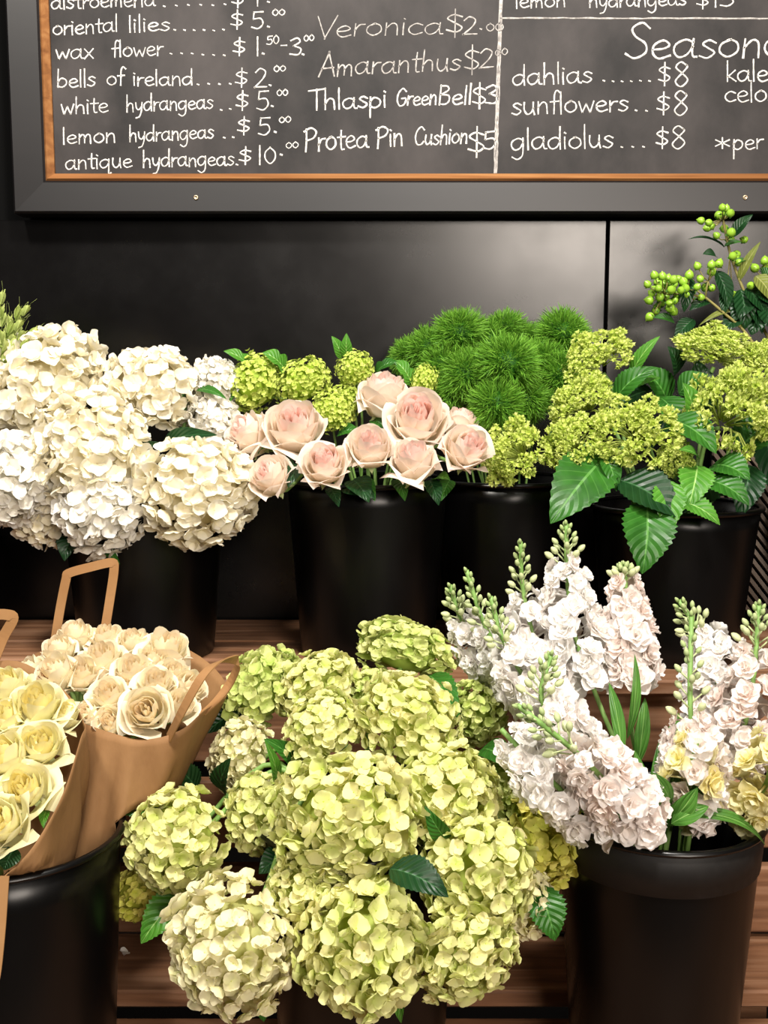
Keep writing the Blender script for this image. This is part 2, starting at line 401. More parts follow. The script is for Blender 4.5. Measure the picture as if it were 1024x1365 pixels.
A_ = [(.75, .85), (.45, 1), (.1, .75), (.05, .35), (.25, .02), (.55, .15), (.75, .6)]
GL = {
 'a': (1.0, [A_, [(.75, 1), (.74, .4), (.8, .05), (.92, .02)]]), 'b': (.9, [[(.1, 1.9), (.08, 1), (.08, .05)], [(.08, .6), (.35, .95), (.7, .75), (.72, .3), (.4, .0), (.08, .12)]]),
 'c': (.82, [[(.7, .85), (.4, 1), (.1, .7), (.08, .3), (.35, 0), (.72, .15)]]), 'd': (.95, [A_, [(.76, 1.9), (.75, .8), (.78, .02)]]),
 'e': (.85, [[(.1, .5), (.5, .55), (.7, .75), (.45, 1), (.12, .75), (.1, .3), (.35, 0), (.75, .15)]]), 'f': (.6, [[(.65, 1.75), (.45, 1.95), (.3, 1.6), (.28, .8), (.26, -.05)], [(.05, .95), (.55, 1)]]),
 'g': (.95, [A_, [(.75, 1), (.76, .2), (.7, -.5), (.4, -.8), (.1, -.6)]]), 'h': (.88, [[(.1, 1.9), (.1, .9), (.1, 0)], [(.1, .5), (.35, .95), (.62, .85), (.68, .4), (.7, 0)]]),
 'i': (.32, [[(.1, 1), (.1, .5), (.12, 0)], [(.1, 1.42), (.14, 1.38)]]), 'k': (.75, [[(.1, 1.9), (.1, 1), (.1, 0)], [(.6, 1), (.15, .45)], [(.15, .45), (.35, .3), (.65, 0)]]),
 'l': (.32, [[(.1, 1.9), (.1, 1), (.12, 0)]]), 'm': (1.15, [[(.1, 1), (.1, 0)], [(.1, .6), (.3, .95), (.48, .8), (.5, .1)], [(.5, .6), (.7, .95), (.9, .8), (.95, 0)]]),
 'n': (.85, [[(.1, 1), (.1, 0)], [(.1, .55), (.38, .97), (.62, .8), (.68, 0)]]), 'o': (.9, [[(.45, 1), (.12, .75), (.08, .3), (.4, 0), (.75, .3), (.72, .78), (.45, 1), (.35, .98)]]),
 'p': (.9, [[(.1, 1), (.08, 0), (.08, -.85)], [(.08, .6), (.35, .98), (.7, .75), (.7, .3), (.4, .02), (.08, .15)]]), 'q': (.98, [A_, [(.75, 1), (.75, 0), (.75, -.8), (.92, -.6)]]),
 'r': (.62, [[(.1, 1), (.1, 0)], [(.1, .5), (.3, .9), (.55, .95)]]), 's': (.72, [[(.6, .85), (.35, 1), (.12, .8), (.35, .55), (.6, .3), (.35, 0), (.05, .12)]]),
 't': (.62, [[(.3, 1.6), (.28, .8), (.32, .05), (.5, 0)], [(.05, 1.05), (.6, 1.08)]]), 'u': (.9, [[(.1, 1), (.1, .4), (.3, 0), (.55, .15), (.68, .5)], [(.68, 1), (.68, .4), (.75, 0)]]),
 'v': (.75, [[(.05, 1), (.3, .02), (.35, .02), (.65, 1)]]), 'w': (1.1, [[(.05, 1), (.25, .02), (.28, .02), (.5, .75), (.52, .75), (.75, .02), (.78, .02), (1., 1)]]),
 'x': (.75, [[(.05, 1), (.65, 0)], [(.65, 1), (.05, 0)]]), 'y': (.85, [[(.08, 1), (.15, .4), (.4, .2), (.65, .6)], [(.7, 1), (.65, .1), (.45, -.6), (.15, -.75)]]),
 'A': (1.05, [[(0, 0), (.5, 1.9), (.52, 1.9), (.95, 0)], [(.15, .65), (.85, .7)]]), 'B': (.95, [[(.1, 1.9), (.1, 0)], [(.1, 1.85), (.55, 1.8), (.65, 1.4), (.15, 1)], [(.15, 1), (.7, .85), (.75, .3), (.5, 0), (.1, .05)]]),
 'C': (1.05, [[(.9, 1.6), (.6, 1.9), (.2, 1.5), (.08, .8), (.3, .1), (.7, .02), (.95, .3)]]), 'G': (1.1, [[(.9, 1.6), (.55, 1.9), (.15, 1.4), (.08, .6), (.4, 0), (.85, .2), (.95, .8), (.55, .8)]]),
 'P': (1.0, [[(.15, 1.85), (.15, .9), (.1, 0)], [(0, 1.7), (.5, 1.95), (.9, 1.6), (.7, 1.1), (.2, .9)]]), 'S': (.98, [[(.85, 1.65), (.55, 1.95), (.2, 1.65), (.35, 1.2), (.75, .8), (.8, .3), (.4, 0), (.05, .25)]]),
 'T': (.95, [[(0, 1.75), (1, 1.9)], [(.5, 1.85), (.5, 1), (.5, 0)]]), 'V': (.95, [[(0, 1.9), (.43, .02), (.47, .02), (.95, 1.95)]]),
 '$': (.75, [[(.6, 1.4), (.3, 1.55), (.08, 1.25), (.35, .9), (.6, .55), (.4, .2), (.05, .35)], [(.36, 1.95), (.34, -.2)]]),
 '0': (.75, [[(.35, 1.7), (.08, 1.2), (.08, .5), (.35, 0), (.62, .5), (.62, 1.2), (.35, 1.7)]]), '1': (.4, [[(.15, 1.75), (.15, .9), (.15, 0)]]),
 '2': (.75, [[(.05, 1.4), (.3, 1.75), (.6, 1.45), (.45, .8), (0, .02), (.03, .02), (.65, .05)]]), '3': (.7, [[(.05, 1.55), (.4, 1.75), (.55, 1.35), (.2, .97), (.22, .95), (.6, .6), (.45, .05), (0, .15)]]),
 '5': (.75, [[(.62, 1.75), (.14, 1.7), (.12, 1.68), (.08, 1.02), (.1, 1), (.5, 1.05), (.62, .5), (.35, .02), (0, .15)]]), '8': (.72, [[(.55, 1.5), (.3, 1.75), (.08, 1.4), (.35, .95), (.6, .45), (.3, 0), (.05, .4), (.35, .95), (.58, 1.35), (.55, 1.5)]]),
 '.': (.35, [[(.1, .06), (.16, .0)]]), '-': (.6, [[(.08, .75), (.5, .78)]]), '*': (.8, [[(.35, 1.3), (.35, .3)], [(.05, 1.1), (.65, .5)], [(.65, 1.1), (.05, .5)]]), ' ': (.6, []),
}
wr = random.Random(7)
def stroke(mb, pts, wpx):
    """a chalk stroke through photo points on the slate: a low rounded ridge"""
    P = [at(x, y, SY) for x, y in pts]; k = len(P); V = []
    hw = wpx * mpp(120, SY) * 0.54
    for i in range(k):
        a = P[min(i + 1, k - 1)] - P[max(i - 1, 0)]
        if a.length < 1e-7: a = Vector((1, 0, 0))
        a.normalize(); n = Vector((-a.z, 0, a.x)) * hw * wr.uniform(0.75, 1.15)
        e = a * hw * (1 if i == k - 1 else -1 if i == 0 else 0)
        c = P[i] + e
        for s, h in ((-1, -0.0002), (-0.5, 0.0005), (0.5, 0.0005), (1, -0.0002)):
            V.append((c.x + n.x * s, SY - h, c.z + n.z * s))
    mb.add(V, grid_faces(4, k))
def word(mb, text, x0, y0, x1, y1, xh, w=2.1, slant=0.0):
    """handwrite text from (x0,y0) to (x1,y1) along its baseline, x-height xh pixels"""
    if hasattr(mb, 'words') and len(text) > 1:
        mb.words.append((text, MB())); mb = mb.words[-1][1]
    adv = sum(GL[c][0] for c in text) - 0.15; sx = (x1 - x0) / adv; x = 0.0
    ang = (y1 - y0) / max(1e-6, x1 - x0)
    for c in text:
        j = wr.uniform(-0.05, 0.05); js = wr.uniform(0.94, 1.06)
        for st in GL[c][1]:
            pts = catmull(st, 5)
            q = []
            for p in pts:
                X = x0 + (x + p[0]) * sx + slant * p[1] * xh
                q.append((X, y0 + ang * (X - x0) - (p[1] * js + j) * xh))
            stroke(mb, q, w * wr.uniform(0.9, 1.1))
        x += GL[c][0]
def dots(mb, x0, y0, x1, y1, n, w=2.2):
    for i in range(n):
        t = i / max(1, n - 1); x = x0 + (x1 - x0) * t; y = y0 + (y1 - y0) * t + wr.uniform(-.7, .7)
        stroke(mb, [(x - .6, y), (x + .6, y + .4)], w)
def price(mb, d, fig, xs, y, h, dot=None, sup=None, w=2.2):
    """$ and figures: h = pixel height of a figure; sup = (text, x0, x1, y, height)"""
    k = h / 1.75; mb.price = MB(); mb = mb.price
    word(mb, '$', d - 8, y + h / 2 - 2, d + 8, y + h / 2 - 2.5, k * .82, w)
    for c, x in zip(fig, xs): word(mb, c, x - (7 if c != '1' else 1), y + h / 2, x + (7 if c != '1' else 3), y + h / 2, k, w)
    if dot: dots(mb, dot[0], dot[1], dot[0], dot[1], 1, 2.6)
    if sup: word(mb, sup[0], sup[1], sup[3] + sup[4] / 2, sup[2], sup[3] + sup[4] / 2 - 1, sup[4] / 1.75, 1.7)
def line_part(fn, mat='chalk', label=None):
    mb = MB(); mb.words = []; fn(mb)
    for text, wm in mb.words: cpart('chalk_word', wm, M[mat], False, 'handwritten word ' + text if len(text) > 2 else None)
    if mb.n: cpart('chalk_dots', mb, M[mat], False, label)
    if getattr(mb, 'price', None): cpart('chalk_price', mb.price, M[mat], False, label.replace('line', 'figures'))
def l1(m):
    word(m, 'alstroemeria', 68, 12, 206, 8, 11.5); dots(m, 219, 8, 300, 6, 6); word(m, '$', 308, 7, 324, 7, 13); word(m, '1', 341, 8, 345, 8, 13); dots(m, 358, 3, 358, 3, 1, 2.6)
def l2(m):
    word(m, 'oriental', 70, 47, 156, 42, 11.5); word(m, 'lilies', 171, 43, 225, 41, 11.5); dots(m, 233, 40, 298, 40, 6)
    price(m, 315, '5', [343], 27, 23, (358, 36), ('00', 363, 379, 17, 8))
def l3(m):
    word(m, 'wax', 74, 79, 123, 77, 12); word(m, 'flower', 149, 76, 216, 74, 11.5); dots(m, 228, 71, 299, 73, 6)
    price(m, 318, '1', [342], 62, 24, (351, 71), ('50', 356, 371, 54, 11)); q = m.price; word(q, '-', 374, 66, 381, 66, 7); word(q, '3', 387, 74, 400, 73, 13.5); dots(q, 404, 73, 404, 73, 1, 2.6); word(q, '00', 405, 55, 418, 54, 4.5, 1.7)
def l4(m):
    word(m, 'bells', 76, 117, 126, 115, 12); word(m, 'of', 142, 113, 164, 113, 12); word(m, 'ireland', 177, 114, 256, 113, 11.5); dots(m, 264, 112, 307, 112, 4)
    price(m, 321, '2', [347], 104, 25, (360, 113), ('00', 365, 380, 92, 8))
def l5(m):
    word(m, 'white', 81, 152, 143, 150, 11.5); word(m, 'hydrangeas', 168, 149, 283, 145, 11.5); dots(m, 295, 146, 307, 145, 2)
    price(m, 322, '5', [350], 135, 24, (363, 142), ('00', 369, 383, 124, 8))
def l6(m):
    word(m, 'lemon', 83, 192, 153, 189, 11.5); word(m, 'hydrangeas', 172, 189, 284, 184, 11.5); dots(m, 299, 183, 311, 183, 2)
    price(m, 324, '5', [352], 168, 24, (367, 176), ('00', 372, 387, 160, 8))
def l7(m):
    word(m, 'antique', 87, 226, 175, 223, 11.5); word(m, 'hydrangeas', 190, 223, 311, 220, 11.5); dots(m, 316, 220, 316, 220, 1)
    price(m, 326, '10', [345, 359], 207, 23, (375, 206), ('00', 381, 397, 194, 8))
def l8(m): word(m, 'Veronica', 421, 50, 588, 45, 15, 1.9, .12); word(m, '$', 594, 46, 616, 46, 17, 2.2); word(m, '2', 618, 46, 634, 46, 14, 2.2); dots(m, 641, 39, 641, 39, 1); word(m, '00', 648, 42, 670, 41, 6, 1.6)
def l9(m): word(m, 'Amaranthus', 425, 102, 612, 93, 15, 2.2, .1); word(m, '$', 618, 96, 638, 95, 18); word(m, '2', 640, 91, 656, 90, 14); word(m, '00', 660, 75, 676, 73, 5, 1.6)
def l10(m): word(m, 'Thlaspi', 412, 146, 514, 143, 14, 2.6); word(m, 'Green', 528, 141, 581, 139, 12, 2.4, .1); word(m, 'Bell', 584, 140, 627, 138, 13, 2.5, .1); word(m, '$', 629, 141, 647, 141, 15, 2.5); word(m, '3', 648, 139, 662, 138, 14, 2.5)
def l11(m): word(m, 'Protea', 406, 202, 490, 196, 16, 2.6); word(m, 'Pin', 502, 197, 536, 194, 15, 2.6); word(m, 'Cushion', 552, 194, 622, 190, 12.5, 2.4, .1); word(m, '$', 623, 206, 645, 206, 19, 2.5); word(m, '5', 645, 200, 660, 199, 14, 2.5)
def l12(m): word(m, 'lemon', 687, 11, 753, 9, 11); word(m, 'hydrangeas', 785, 10, 914, 7, 11); word(m, '$', 928, 9, 944, 9, 12); word(m, '15', 950, 9, 977, 8, 10)
def l13(m): word(m, 'Seasonal', 832, 79, 1058, 74, 23, 3.0, .12)
def l14(m): word(m, 'dahlias', 683, 114, 788, 110, 14.5, 2.3); dots(m, 805, 108, 866, 108, 6); word(m, '$', 877, 111, 893, 111, 13.5, 2.3); word(m, '8', 899, 116, 916, 115, 18, 2.4)
def l15(m): word(m, 'sunflowers', 682, 153, 836, 148, 14.5, 2.3); dots(m, 848, 147, 862, 147, 2); word(m, '$', 875, 150, 892, 150, 14, 2.3); word(m, '8', 898, 154, 915, 153, 18, 2.4)
def l16(m): word(m, 'gladiolus', 681, 200, 816, 196, 15.5, 2.3); dots(m, 829, 196, 858, 196, 3); word(m, '$', 874, 195, 890, 195, 13.5, 2.3); word(m, '8', 895, 200, 912, 199, 17, 2.4)
def l17(m): word(m, 'kale', 968, 109, 1023, 108, 14, 2.2)
def l18(m): word(m, 'celosia', 966, 136, 1062, 134, 14, 2.2)
def l19(m): word(m, '*', 953, 201, 972, 201, 13, 2.1); word(m, 'per', 977, 200, 1016, 198, 12.5, 2.2)
for fn, lb in ((l1, 'alstroemeria line, cut by the picture edge'), (l2, 'oriental lilies price line'), (l3, 'wax flower price line'), (l4, 'bells of ireland price line'), (l5, 'white hydrangeas price line'), (l6, 'lemon hydrangeas price line'), (l7, 'antique hydrangeas price line'),
               (l10, 'bolder line for thlaspi green bell'), (l11, 'bolder line for protea pin cushion'), (l12, 'lemon hydrangeas line above the rule'), (l13, 'large seasonal heading'), (l14, 'dahlias price line'), (l15, 'sunflowers price line'), (l16, 'gladiolus price line'), (l17, 'kale line'), (l18, 'celosia line'), (l19, 'starred note')):
    line_part(fn, 'chalk', lb)
line_part(l8, 'chalk_faint', 'faint rubbed veronica line'); line_part(l9, 'chalk_faint', 'faint amaranthus line')
mb = MB()
for k in range(3): stroke(mb, [(670 - k * 1.6 - 8 * t + wr.uniform(-.6, .6), -20 + 250 * t) for t in np.linspace(0, 1, 40)], 2.0)
stroke(mb, [(668 + 700 * t, 24 + 2 * t + wr.uniform(-.5, .5)) for t in np.linspace(0, 1, 60)], 2.4)
cpart('chalk_rule', mb, M['chalk_faint'], False, 'thick chalk dividing lines')

# ------------------------------------------------------------------ tiered timber stand
SHELF = zpx(905, 1.29) ; SHELF = CZ - 0.372
TIER_A = CZ - 0.725; TIER_B = CZ - 0.752
stand = empty('tiered_flower_stand', (0, 1.35, 0), 'rough brown timber stand in two tiers carrying all the black buckets', 'display stand')
def spart(name, lo, hi, bev=0.003, dz=0):
    mb = MB(); box_mb(mb, np.array(lo) - (0, 1.35, 0), np.array(hi) - (0, 1.35, 0), bev)
    return link(name, mb.mesh(name, False), M['wood'], stand)
for y0, y1, x0, x1 in ((1.494, 1.632, -1.3, 1.3), (1.392, 1.488, -1.3, 1.3), (1.288, 1.386, -1.3, 1.3)):
    spart('shelf_plank', (x0, y0, SHELF - 0.02), (x1, y1, SHELF))
for k in range(3):
    z1 = SHELF - 0.021 - k * 0.1165 if k else SHELF - 0.0205
    z0 = SHELF - (k + 1) * 0.1165 + 0.0 + 0.004
    spart('riser_plank', (-1.3, 1.302, z0), (1.3, 1.320, min(z1, SHELF - k * 0.1165 - 0.003 if k else z1)))
spart('shelf_plank', (-1.3, 1.182, TIER_A - 0.022), (1.3, 1.318, TIER_A))
for y0, y1 in ((1.03, 1.172), (0.88, 1.022), (0.73, 0.872)): spart('shelf_plank', (-1.3, y0, TIER_B - 0.02), (1.3, y1, TIER_B))
for x in (-1.25, 0.45, 1.21):
    spart('upright', (x, 1.325, 0), (x + 0.04, 1.365, SHELF - 0.021)); spart('upright', (x, 1.58, 0), (x + 0.04, 1.62, SHELF - 0.021))
    spart('upright', (x, 0.74, 0), (x + 0.04, 0.78, TIER_B - 0.021)); spart('upright', (x, 1.255, 0), (x + 0.04, 1.295, TIER_A - 0.023))

# ------------------------------------------------------------------ buckets
def bucket(cx, cy, z, h, r0, r1, label, collar=0.0, group='black flower buckets'):
    o = empty('flower_bucket', (cx, cy, z), label, 'bucket', group)
    lipr = 0.0035
    prof = [(0.0006, 0.0), (r0 - 0.004, 0.0), (r0, 0.004)]
    for t in np.linspace(0.1, 1.0, 8): prof.append((r0 + (r1 - r0) * t, h * t - (0.006 if t == 1 else 0)))
    inner = [(r1 - 0.003, h - 0.006)] + [(r0 - 0.003 + (r1 - r0) * t, 0.005 + (h - 0.011) * t) for t in (0.8, 0.5, 0.2, 0.0)] + [(0.0006, 0.005)]
    link('body', lathe_mb(MB(), prof + inner).mesh('body'), M['bucket'], o)
    a = np.linspace(0, 2 * math.pi, 11)
    link('rolled_rim', lathe_mb(MB(), [(r1 + 0.0012 + lipr * 1.2 * math.cos(t), h - 0.004 + lipr * math.sin(t)) for t in a]).mesh('rolled_rim'), M['bucket'], o)
    if collar:
        def rr(zz): return r0 + (r1 - r0) * zz / h
        zc = h - collar
        link('collar', lathe_mb(MB(), [(rr(zc) - 0.001, zc), (rr(zc) + 0.0022, zc + 0.001), (rr(h) + 0.002, h - 0.008), (rr(h) - 0.001, h - 0.006)]).mesh('collar'), M['collar'], o)
    zw = h * 0.62; rw = r0 + (r1 - r0) * 0.62 - 0.004
    link('water', lathe_mb(MB(), [(0.0006, zw), (rw, zw)]).mesh('water'), M['water'], o)
    return dict(c=Vector((cx, cy, z)), h=h, r0=r0, r1=r1)
def bx(px, py, Y): return at(px, py, Y).x
B1 = bucket(bx(195, 780, 1.435), 1.435, SHELF, 0.225, 0.092, 0.110, 'black bucket under the white hydrangeas')
B2 = bucket(bx(490, 780, 1.435), 1.435, SHELF, 0.244, 0.092, 0.110, 'black bucket under the blush roses')
B3 = bucket(bx(672, 780, 1.515), 1.515, SHELF, 0.238, 0.085, 0.105, 'black bucket set back under the feathery green balls, in shade')
B4 = bucket(bx(896, 780, 1.425), 1.425, SHELF, 0.210, 0.090, 0.112, 'black bucket under the broad green leaves, in front of the slatted panel')
B5 = bucket(bx(1135, 780, 1.50), 1.50, SHELF, 0.225, 0.092, 0.110, 'black bucket holding the berry sprigs')
B0 = bucket(bx(-125, 780, 1.49), 1.49, SHELF, 0.225, 0.092, 0.110, 'black bucket holding the green grass spikes')
F1 = bucket(bx(13, 1104, 1.0), 1.0, TIER_B, 0.312, 0.092, 0.108, 'black bucket holding the two kraft bags of roses')
F2 = bucket(bx(482, 1200, 1.065), 1.065, TIER_B, 0.300, 0.086, 0.107, 'black bucket half hidden under the lemon hydrangeas')
F3 = bucket(bx(878, 1075, 1.078), 1.078, TIER_B, 0.302, 0.086, 0.107, 'black bucket with a matt collar holding the white stocks', collar=0.052)

# ------------------------------------------------------------------ petals and flower heads
def petal_tpl(seed, L=1.0, Wd=1.0, cup=0.25, curl=0.2, ruff=0.05, nu=5, nv=5, blunt=0.5, tipcut=0.07):
    rng = np.random.default_rng(seed); V = []; C = []; ph = rng.uniform(0, 6, 3)
    for j in range(nv):
        v = j / (nv - 1)
        w = (0.16 + 0.84 * math.sin(math.pi * min(1, 0.06 + 0.80 * v)) ** blunt) * Wd * 0.5
        if v > 0.8: w *= 1 - tipcut * (v - 0.8) / 0.2 * 3
        for i in range(nu):
            s = -1 + 2 * i / (nu - 1)
            y = L * v * (1 - 0.16 * s * s * v)
            z = cup * (s * s) * w + curl * L * (v ** 2) * (1 if curl > 0 else 1) + ruff * L * v * math.sin(3.1 * s + ph[0] + 4 * v)
            V.append((s * w, y, z)); C.append((0.15 + 0.85 * v, 0, v))
    return np.array(V), grid_faces(nu, nv), np.array(C)
def fib_dome(n, cosmin, rng, jit=0.25):
    i = np.arange(n) + 0.5
    z = 1 - (1 - cosmin) * i / n; ph = i * 2.399963 + rng.uniform(0, 6)
    d = np.stack([np.sqrt(1 - z * z) * np.cos(ph), np.sqrt(1 - z * z) * np.sin(ph), z], 1)
    d += rng.normal(size=d.shape) * jit * 2.0 / math.sqrt(n); return d / np.linalg.norm(d, axis=1)[:, None]
def hydrangea_head(seed, n=122, size=0.285, cosmin=-0.62, wob=0.36, petals=4, lump=0.045, core=0.62, cup=0.3, Wd=1.12):
    """unit-radius mophead: four-sepal florets packed over a ball, a second sparser layer within"""
    rng = np.random.default_rng(seed); mb = MB()
    for layer, (rad, k) in enumerate(((0.90, n), (0.74, int(n * 0.6)))):
        d = fib_dome(k, cosmin, rng)
        lumpf = 1 + lump * (np.sin(4.1 * d[:, 0] + seed) + np.sin(4.7 * d[:, 1] + 1.3 * seed) + np.sin(5.3 * d[:, 2]))
        pos = d * rad * lumpf[:, None] * (1 + rng.normal(size=(k, 1)) * 0.028)
        zz = d + rng.normal(size=d.shape) * wob
        R = ortho(zz, rng); fr = np.clip(rng.beta(1.4, 1.6, k), 0, 1); sz = size * rng.uniform(0.8, 1.2, k)
        for p in range(petals):
            tpl = petal_tpl(seed * 17 + p + layer * 5, 0.62, 0.66 * Wd, cup, rng.uniform(-0.12, 0.22), 0.07, 5, 7)
            a = np.full(k, p * 2 * math.pi / petals) + rng.normal(size=k) * 0.14
            tilt = rng.normal(0.30, 0.22, k) + (0.12 if p % 2 else 0)
            Mx = R @ rotz(a) @ rotx(tilt) * sz[:, None, None]
            off = R[:, :, 2] * (0.03 * (p % 2) * sz)[:, None]
            mb.inst(*tpl, Mx, pos + off, np.clip(fr + rng.normal(size=k) * 0.12, 0, 1))
        # the tiny true flower at the middle of each floret
        th = np.linspace(0, 2 * math.pi, 6, endpoint=False)
        eye = np.array([(r * math.cos(t), r * math.sin(t), h) for r, h in ((0.05, 0.0), (0.045, 0.05), (0.004, 0.065)) for t in th])
        mb.inst(eye, grid_faces(6, 3, True), np.full((18, 3), 0.0), R * sz[:, None, None], pos, np.zeros(k))
    th = np.linspace(0, 2 * math.pi, 18, endpoint=False)
    V = [(core * math.sin(p) * math.cos(t), core * math.sin(p) * math.sin(t), core * math.cos(p)) for p in np.linspace(0.02, math.pi - 0.02, 10) for t in th]
    mb.add(V, grid_faces(18, 10, True), np.tile((0.1, 0.1, 0.1), (180, 1)))
    return mb
HEADS = [hydrangea_head(s).mesh('flower_head') for s in range(1, 7)]
WHEADS = [hydrangea_head(s, n=132, size=0.305, wob=0.46, cup=0.22, Wd=1.15, core=0.66).mesh('flower_head') for s in range(11, 16)]
def budding_head(seed):
    """immature cluster: branched knobs of tiny half-open florets"""
    rng = np.random.default_rng(seed); mb = MB()
    d0 = fib_dome(48, -0.3, rng, 0.7)
    for k0, d in enumerate(d0):
        c = d * rng.uniform(0.60, 0.95); k = 15
        dd = fib_dome(k, -0.2, rng); Rk = np.array(frame_from(Vector(d))); dd = dd @ Rk.T
        pos = c + dd * rng.uniform(0.08, 0.17, (k, 1))
        R = ortho(dd + rng.normal(size=dd.shape) * 0.3, rng); sz = rng.uniform(0.075, 0.135, k); fr = rng.uniform(0, 1, k)
        for p in range(4):
            tpl = petal_tpl(seed * 3 + p, 1.15, 0.70, 0.5, 0.3, 0.03, 3, 4, 0.9, 0.3)
            mb.inst(*tpl, R @ rotz(np.full(k, p * 1.5708)) @ rotx(rng.uniform(0.25, 1.05, k)) * sz[:, None, None], pos, fr)
        tube_mb(mb, [c * 0.15 + np.array((0, 0, -0.25)), c * 0.6, c], 0.018, 5, 0.014)
    return mb
BUDS = [budding_head(s).mesh('flower_head') for s in (31, 32, 33)]
def viburnum_head(seed):
    rng = np.random.default_rng(seed); mb = MB(); k = 380
    d = fib_dome(k, -0.75, rng, 0.4); pos = d * (0.88 + 0.06 * np.sin(7 * d[:, :1] + seed) + 0.05 * np.sin(9 * d[:, 1:2]) + rng.normal(size=(k, 1)) * 0.05)
    R = ortho(d + rng.normal(size=d.shape) * 0.3, rng); sz = rng.uniform(0.085, 0.125, k); fr = rng.uniform(0, 1, k)
    for p in range(5):
        tpl = petal_tpl(seed * 3 + p, 1.0, 0.95, 0.3, 0.1, 0.03, 3, 3)
        mb.inst(*tpl, R @ rotz(np.full(k, p * 1.2566)) @ rotx(rng.uniform(0.05, 0.5, k)) * sz[:, None, None], pos, fr)
    th = np.linspace(0, 2 * math.pi, 14, endpoint=False)
    V = [(0.7 * math.sin(p) * math.cos(t), 0.7 * math.sin(p) * math.sin(t), 0.7 * math.cos(p)) for p in np.linspace(0.02, math.pi - 0.02, 8) for t in th]
    mb.add(V, grid_faces(14, 8, True), np.zeros((112, 3)))
    return mb
VIBS = [viburnum_head(s).mesh('flower_head') for s in (41, 42)]
def dianthus_head(seed):
    """feathery ball: fine pointed blades fanning out all over"""
    rng = np.random.default_rng(seed); mb = MB(); k = 2600
    d = fib_dome(k, -0.7, rng, 0.8)
    tuft = fib_dome(46, -0.7, rng, 0.5)
    near = tuft[np.argmax(d @ tuft.T, axis=1)]
    z = d + 0.25 * near + rng.normal(size=d.shape) * 0.34
    R = ortho(z, rng); L = rng.uniform(0.24, 0.44, k) * (1 + 0.25 * np.sin(5 * d[:, 0] + seed) * np.sin(5 * d[:, 1] + 2 * seed))
    tpl_v = []; tpl_c = []
    for j, (y, w, zz) in enumerate(((0, .034, 0), (.45, .034, .04), (.8, .022, .13), (1.0, .003, .24))):
        for s in (-1, 1): tpl_v.append((s * w, zz, y)); tpl_c.append((y, 0, 0))
    mb.inst(np.array(tpl_v), grid_faces(2, 4), np.array(tpl_c), R * L[:, None, None], 0.10 * near + d * rng.uniform(0.40, 0.62, (k, 1)), rng.uniform(0, 1, k))
    th = np.linspace(0, 2 * math.pi, 14, endpoint=False)
    V = [(0.5 * math.sin(p) * math.cos(t), 0.5 * math.sin(p) * math.sin(t), 0.5 * math.cos(p)) for p in np.linspace(0.02, math.pi - 0.02, 8) for t in th]
    mb.add(V, grid_faces(14, 8, True), np.zeros((112, 3)))
    return mb
DIAS = [dianthus_head(s).mesh('flower_head') for s in (51, 52, 53)]

def rose_bloom(seed, n=34, openness=1.0, nu=9, nv=10, ruff=0.03, split=0.5, fold=0.05):
    """two meshes of unit radius: heart petals wound round the middle, outer petals cupping them and rolling back at the lip"""
    rng = np.random.default_rng(seed)
    hm, om = MB(), MB(); ga = 2.399963
    for k in range(n):
        t = k / (n - 1); mb = hm if t < split else om
        ph = k * ga + rng.normal() * 0.2; A = (1.35 - 0.38 * t); q = rng.uniform(0, 6); rnd = rng.uniform(0, 1)
        Rt = 0.05 + 0.80 * t ** 0.8 * (0.92 + 0.08 * openness) + rng.normal() * 0.012
        out = max(0, t - 0.45) / 0.55
        h = 1.26 - 0.10 * t - 0.34 * openness * max(0, t - 0.72) / 0.28 + rng.normal() * 0.03
        curl = (0.05 + 0.22 * out) * out * openness * rng.uniform(.6, 1.2); close = 0.20 * (1 - t) * (1 - out)
        tilt = rng.normal() * 0.05; V = []; C = []
        for j in range(nv):
            v = j / (nv - 1)
            for i in range(nu):
                s_ = -1 + 2 * i / (nu - 1)
                wv = (0.30 + 0.70 * math.sin(min(1.0, v * 1.35) * math.pi / 2)) * (1 - 0.30 * max(0, v - 0.6) / 0.4 * 0.6)
                th = ph + s_ * A * wv + 0.10 * math.sin(q) * v
                e = max(0, v - 0.66) / 0.34; es = max(0, abs(s_) - 0.45) / 0.55
                r = Rt * (0.30 + 0.70 * math.sin(min(1, v * 1.25) * math.pi / 2)) * (1 - close * e * e) + 0.04 * v * math.copysign(1, s_) * abs(s_) * (1 - .5 * t)
                r += curl * e * e * (0.8 + 0.6 * abs(s_)) + 0.05 * out * es * es * v + tilt * v
                r += (ruff * math.sin(4.2 * s_ + q) + fold * math.sin(2.3 * s_ + 2 * q) * (1 - t)) * v * v
                z = h * v * (1 - (0.24 + 0.03 * out) * abs(s_) ** 2.2 * v + 0.05 * (1 - abs(s_)) * v ** 3) - curl * 0.8 * e * e - 0.05 * out * es
                V.append((r * math.cos(th), r * math.sin(th), z)); C.append((v, rnd, v))
        mb.add(V, grid_faces(nu, nv), C)
    for mb in (hm, om): mb.V = [v - np.array((0, 0, 0.68)) for v in mb.V]
    return hm.mesh('heart'), om.mesh('outer_petals')
GARDEN = [rose_bloom(61, 40, 0.9, split=0.5, ruff=0.03, fold=0.07), rose_bloom(62, 36, 0.75, split=0.45, fold=0.06), rose_bloom(63, 42, 1.05, split=0.5, ruff=0.035, fold=0.08)]
CREAM = [rose_bloom(71, 26, 1.0, ruff=0.04), rose_bloom(72, 24, 1.15, ruff=0.05), rose_bloom(73, 28, 0.85, ruff=0.04), rose_bloom(74, 25, 1.1, ruff=0.05)]
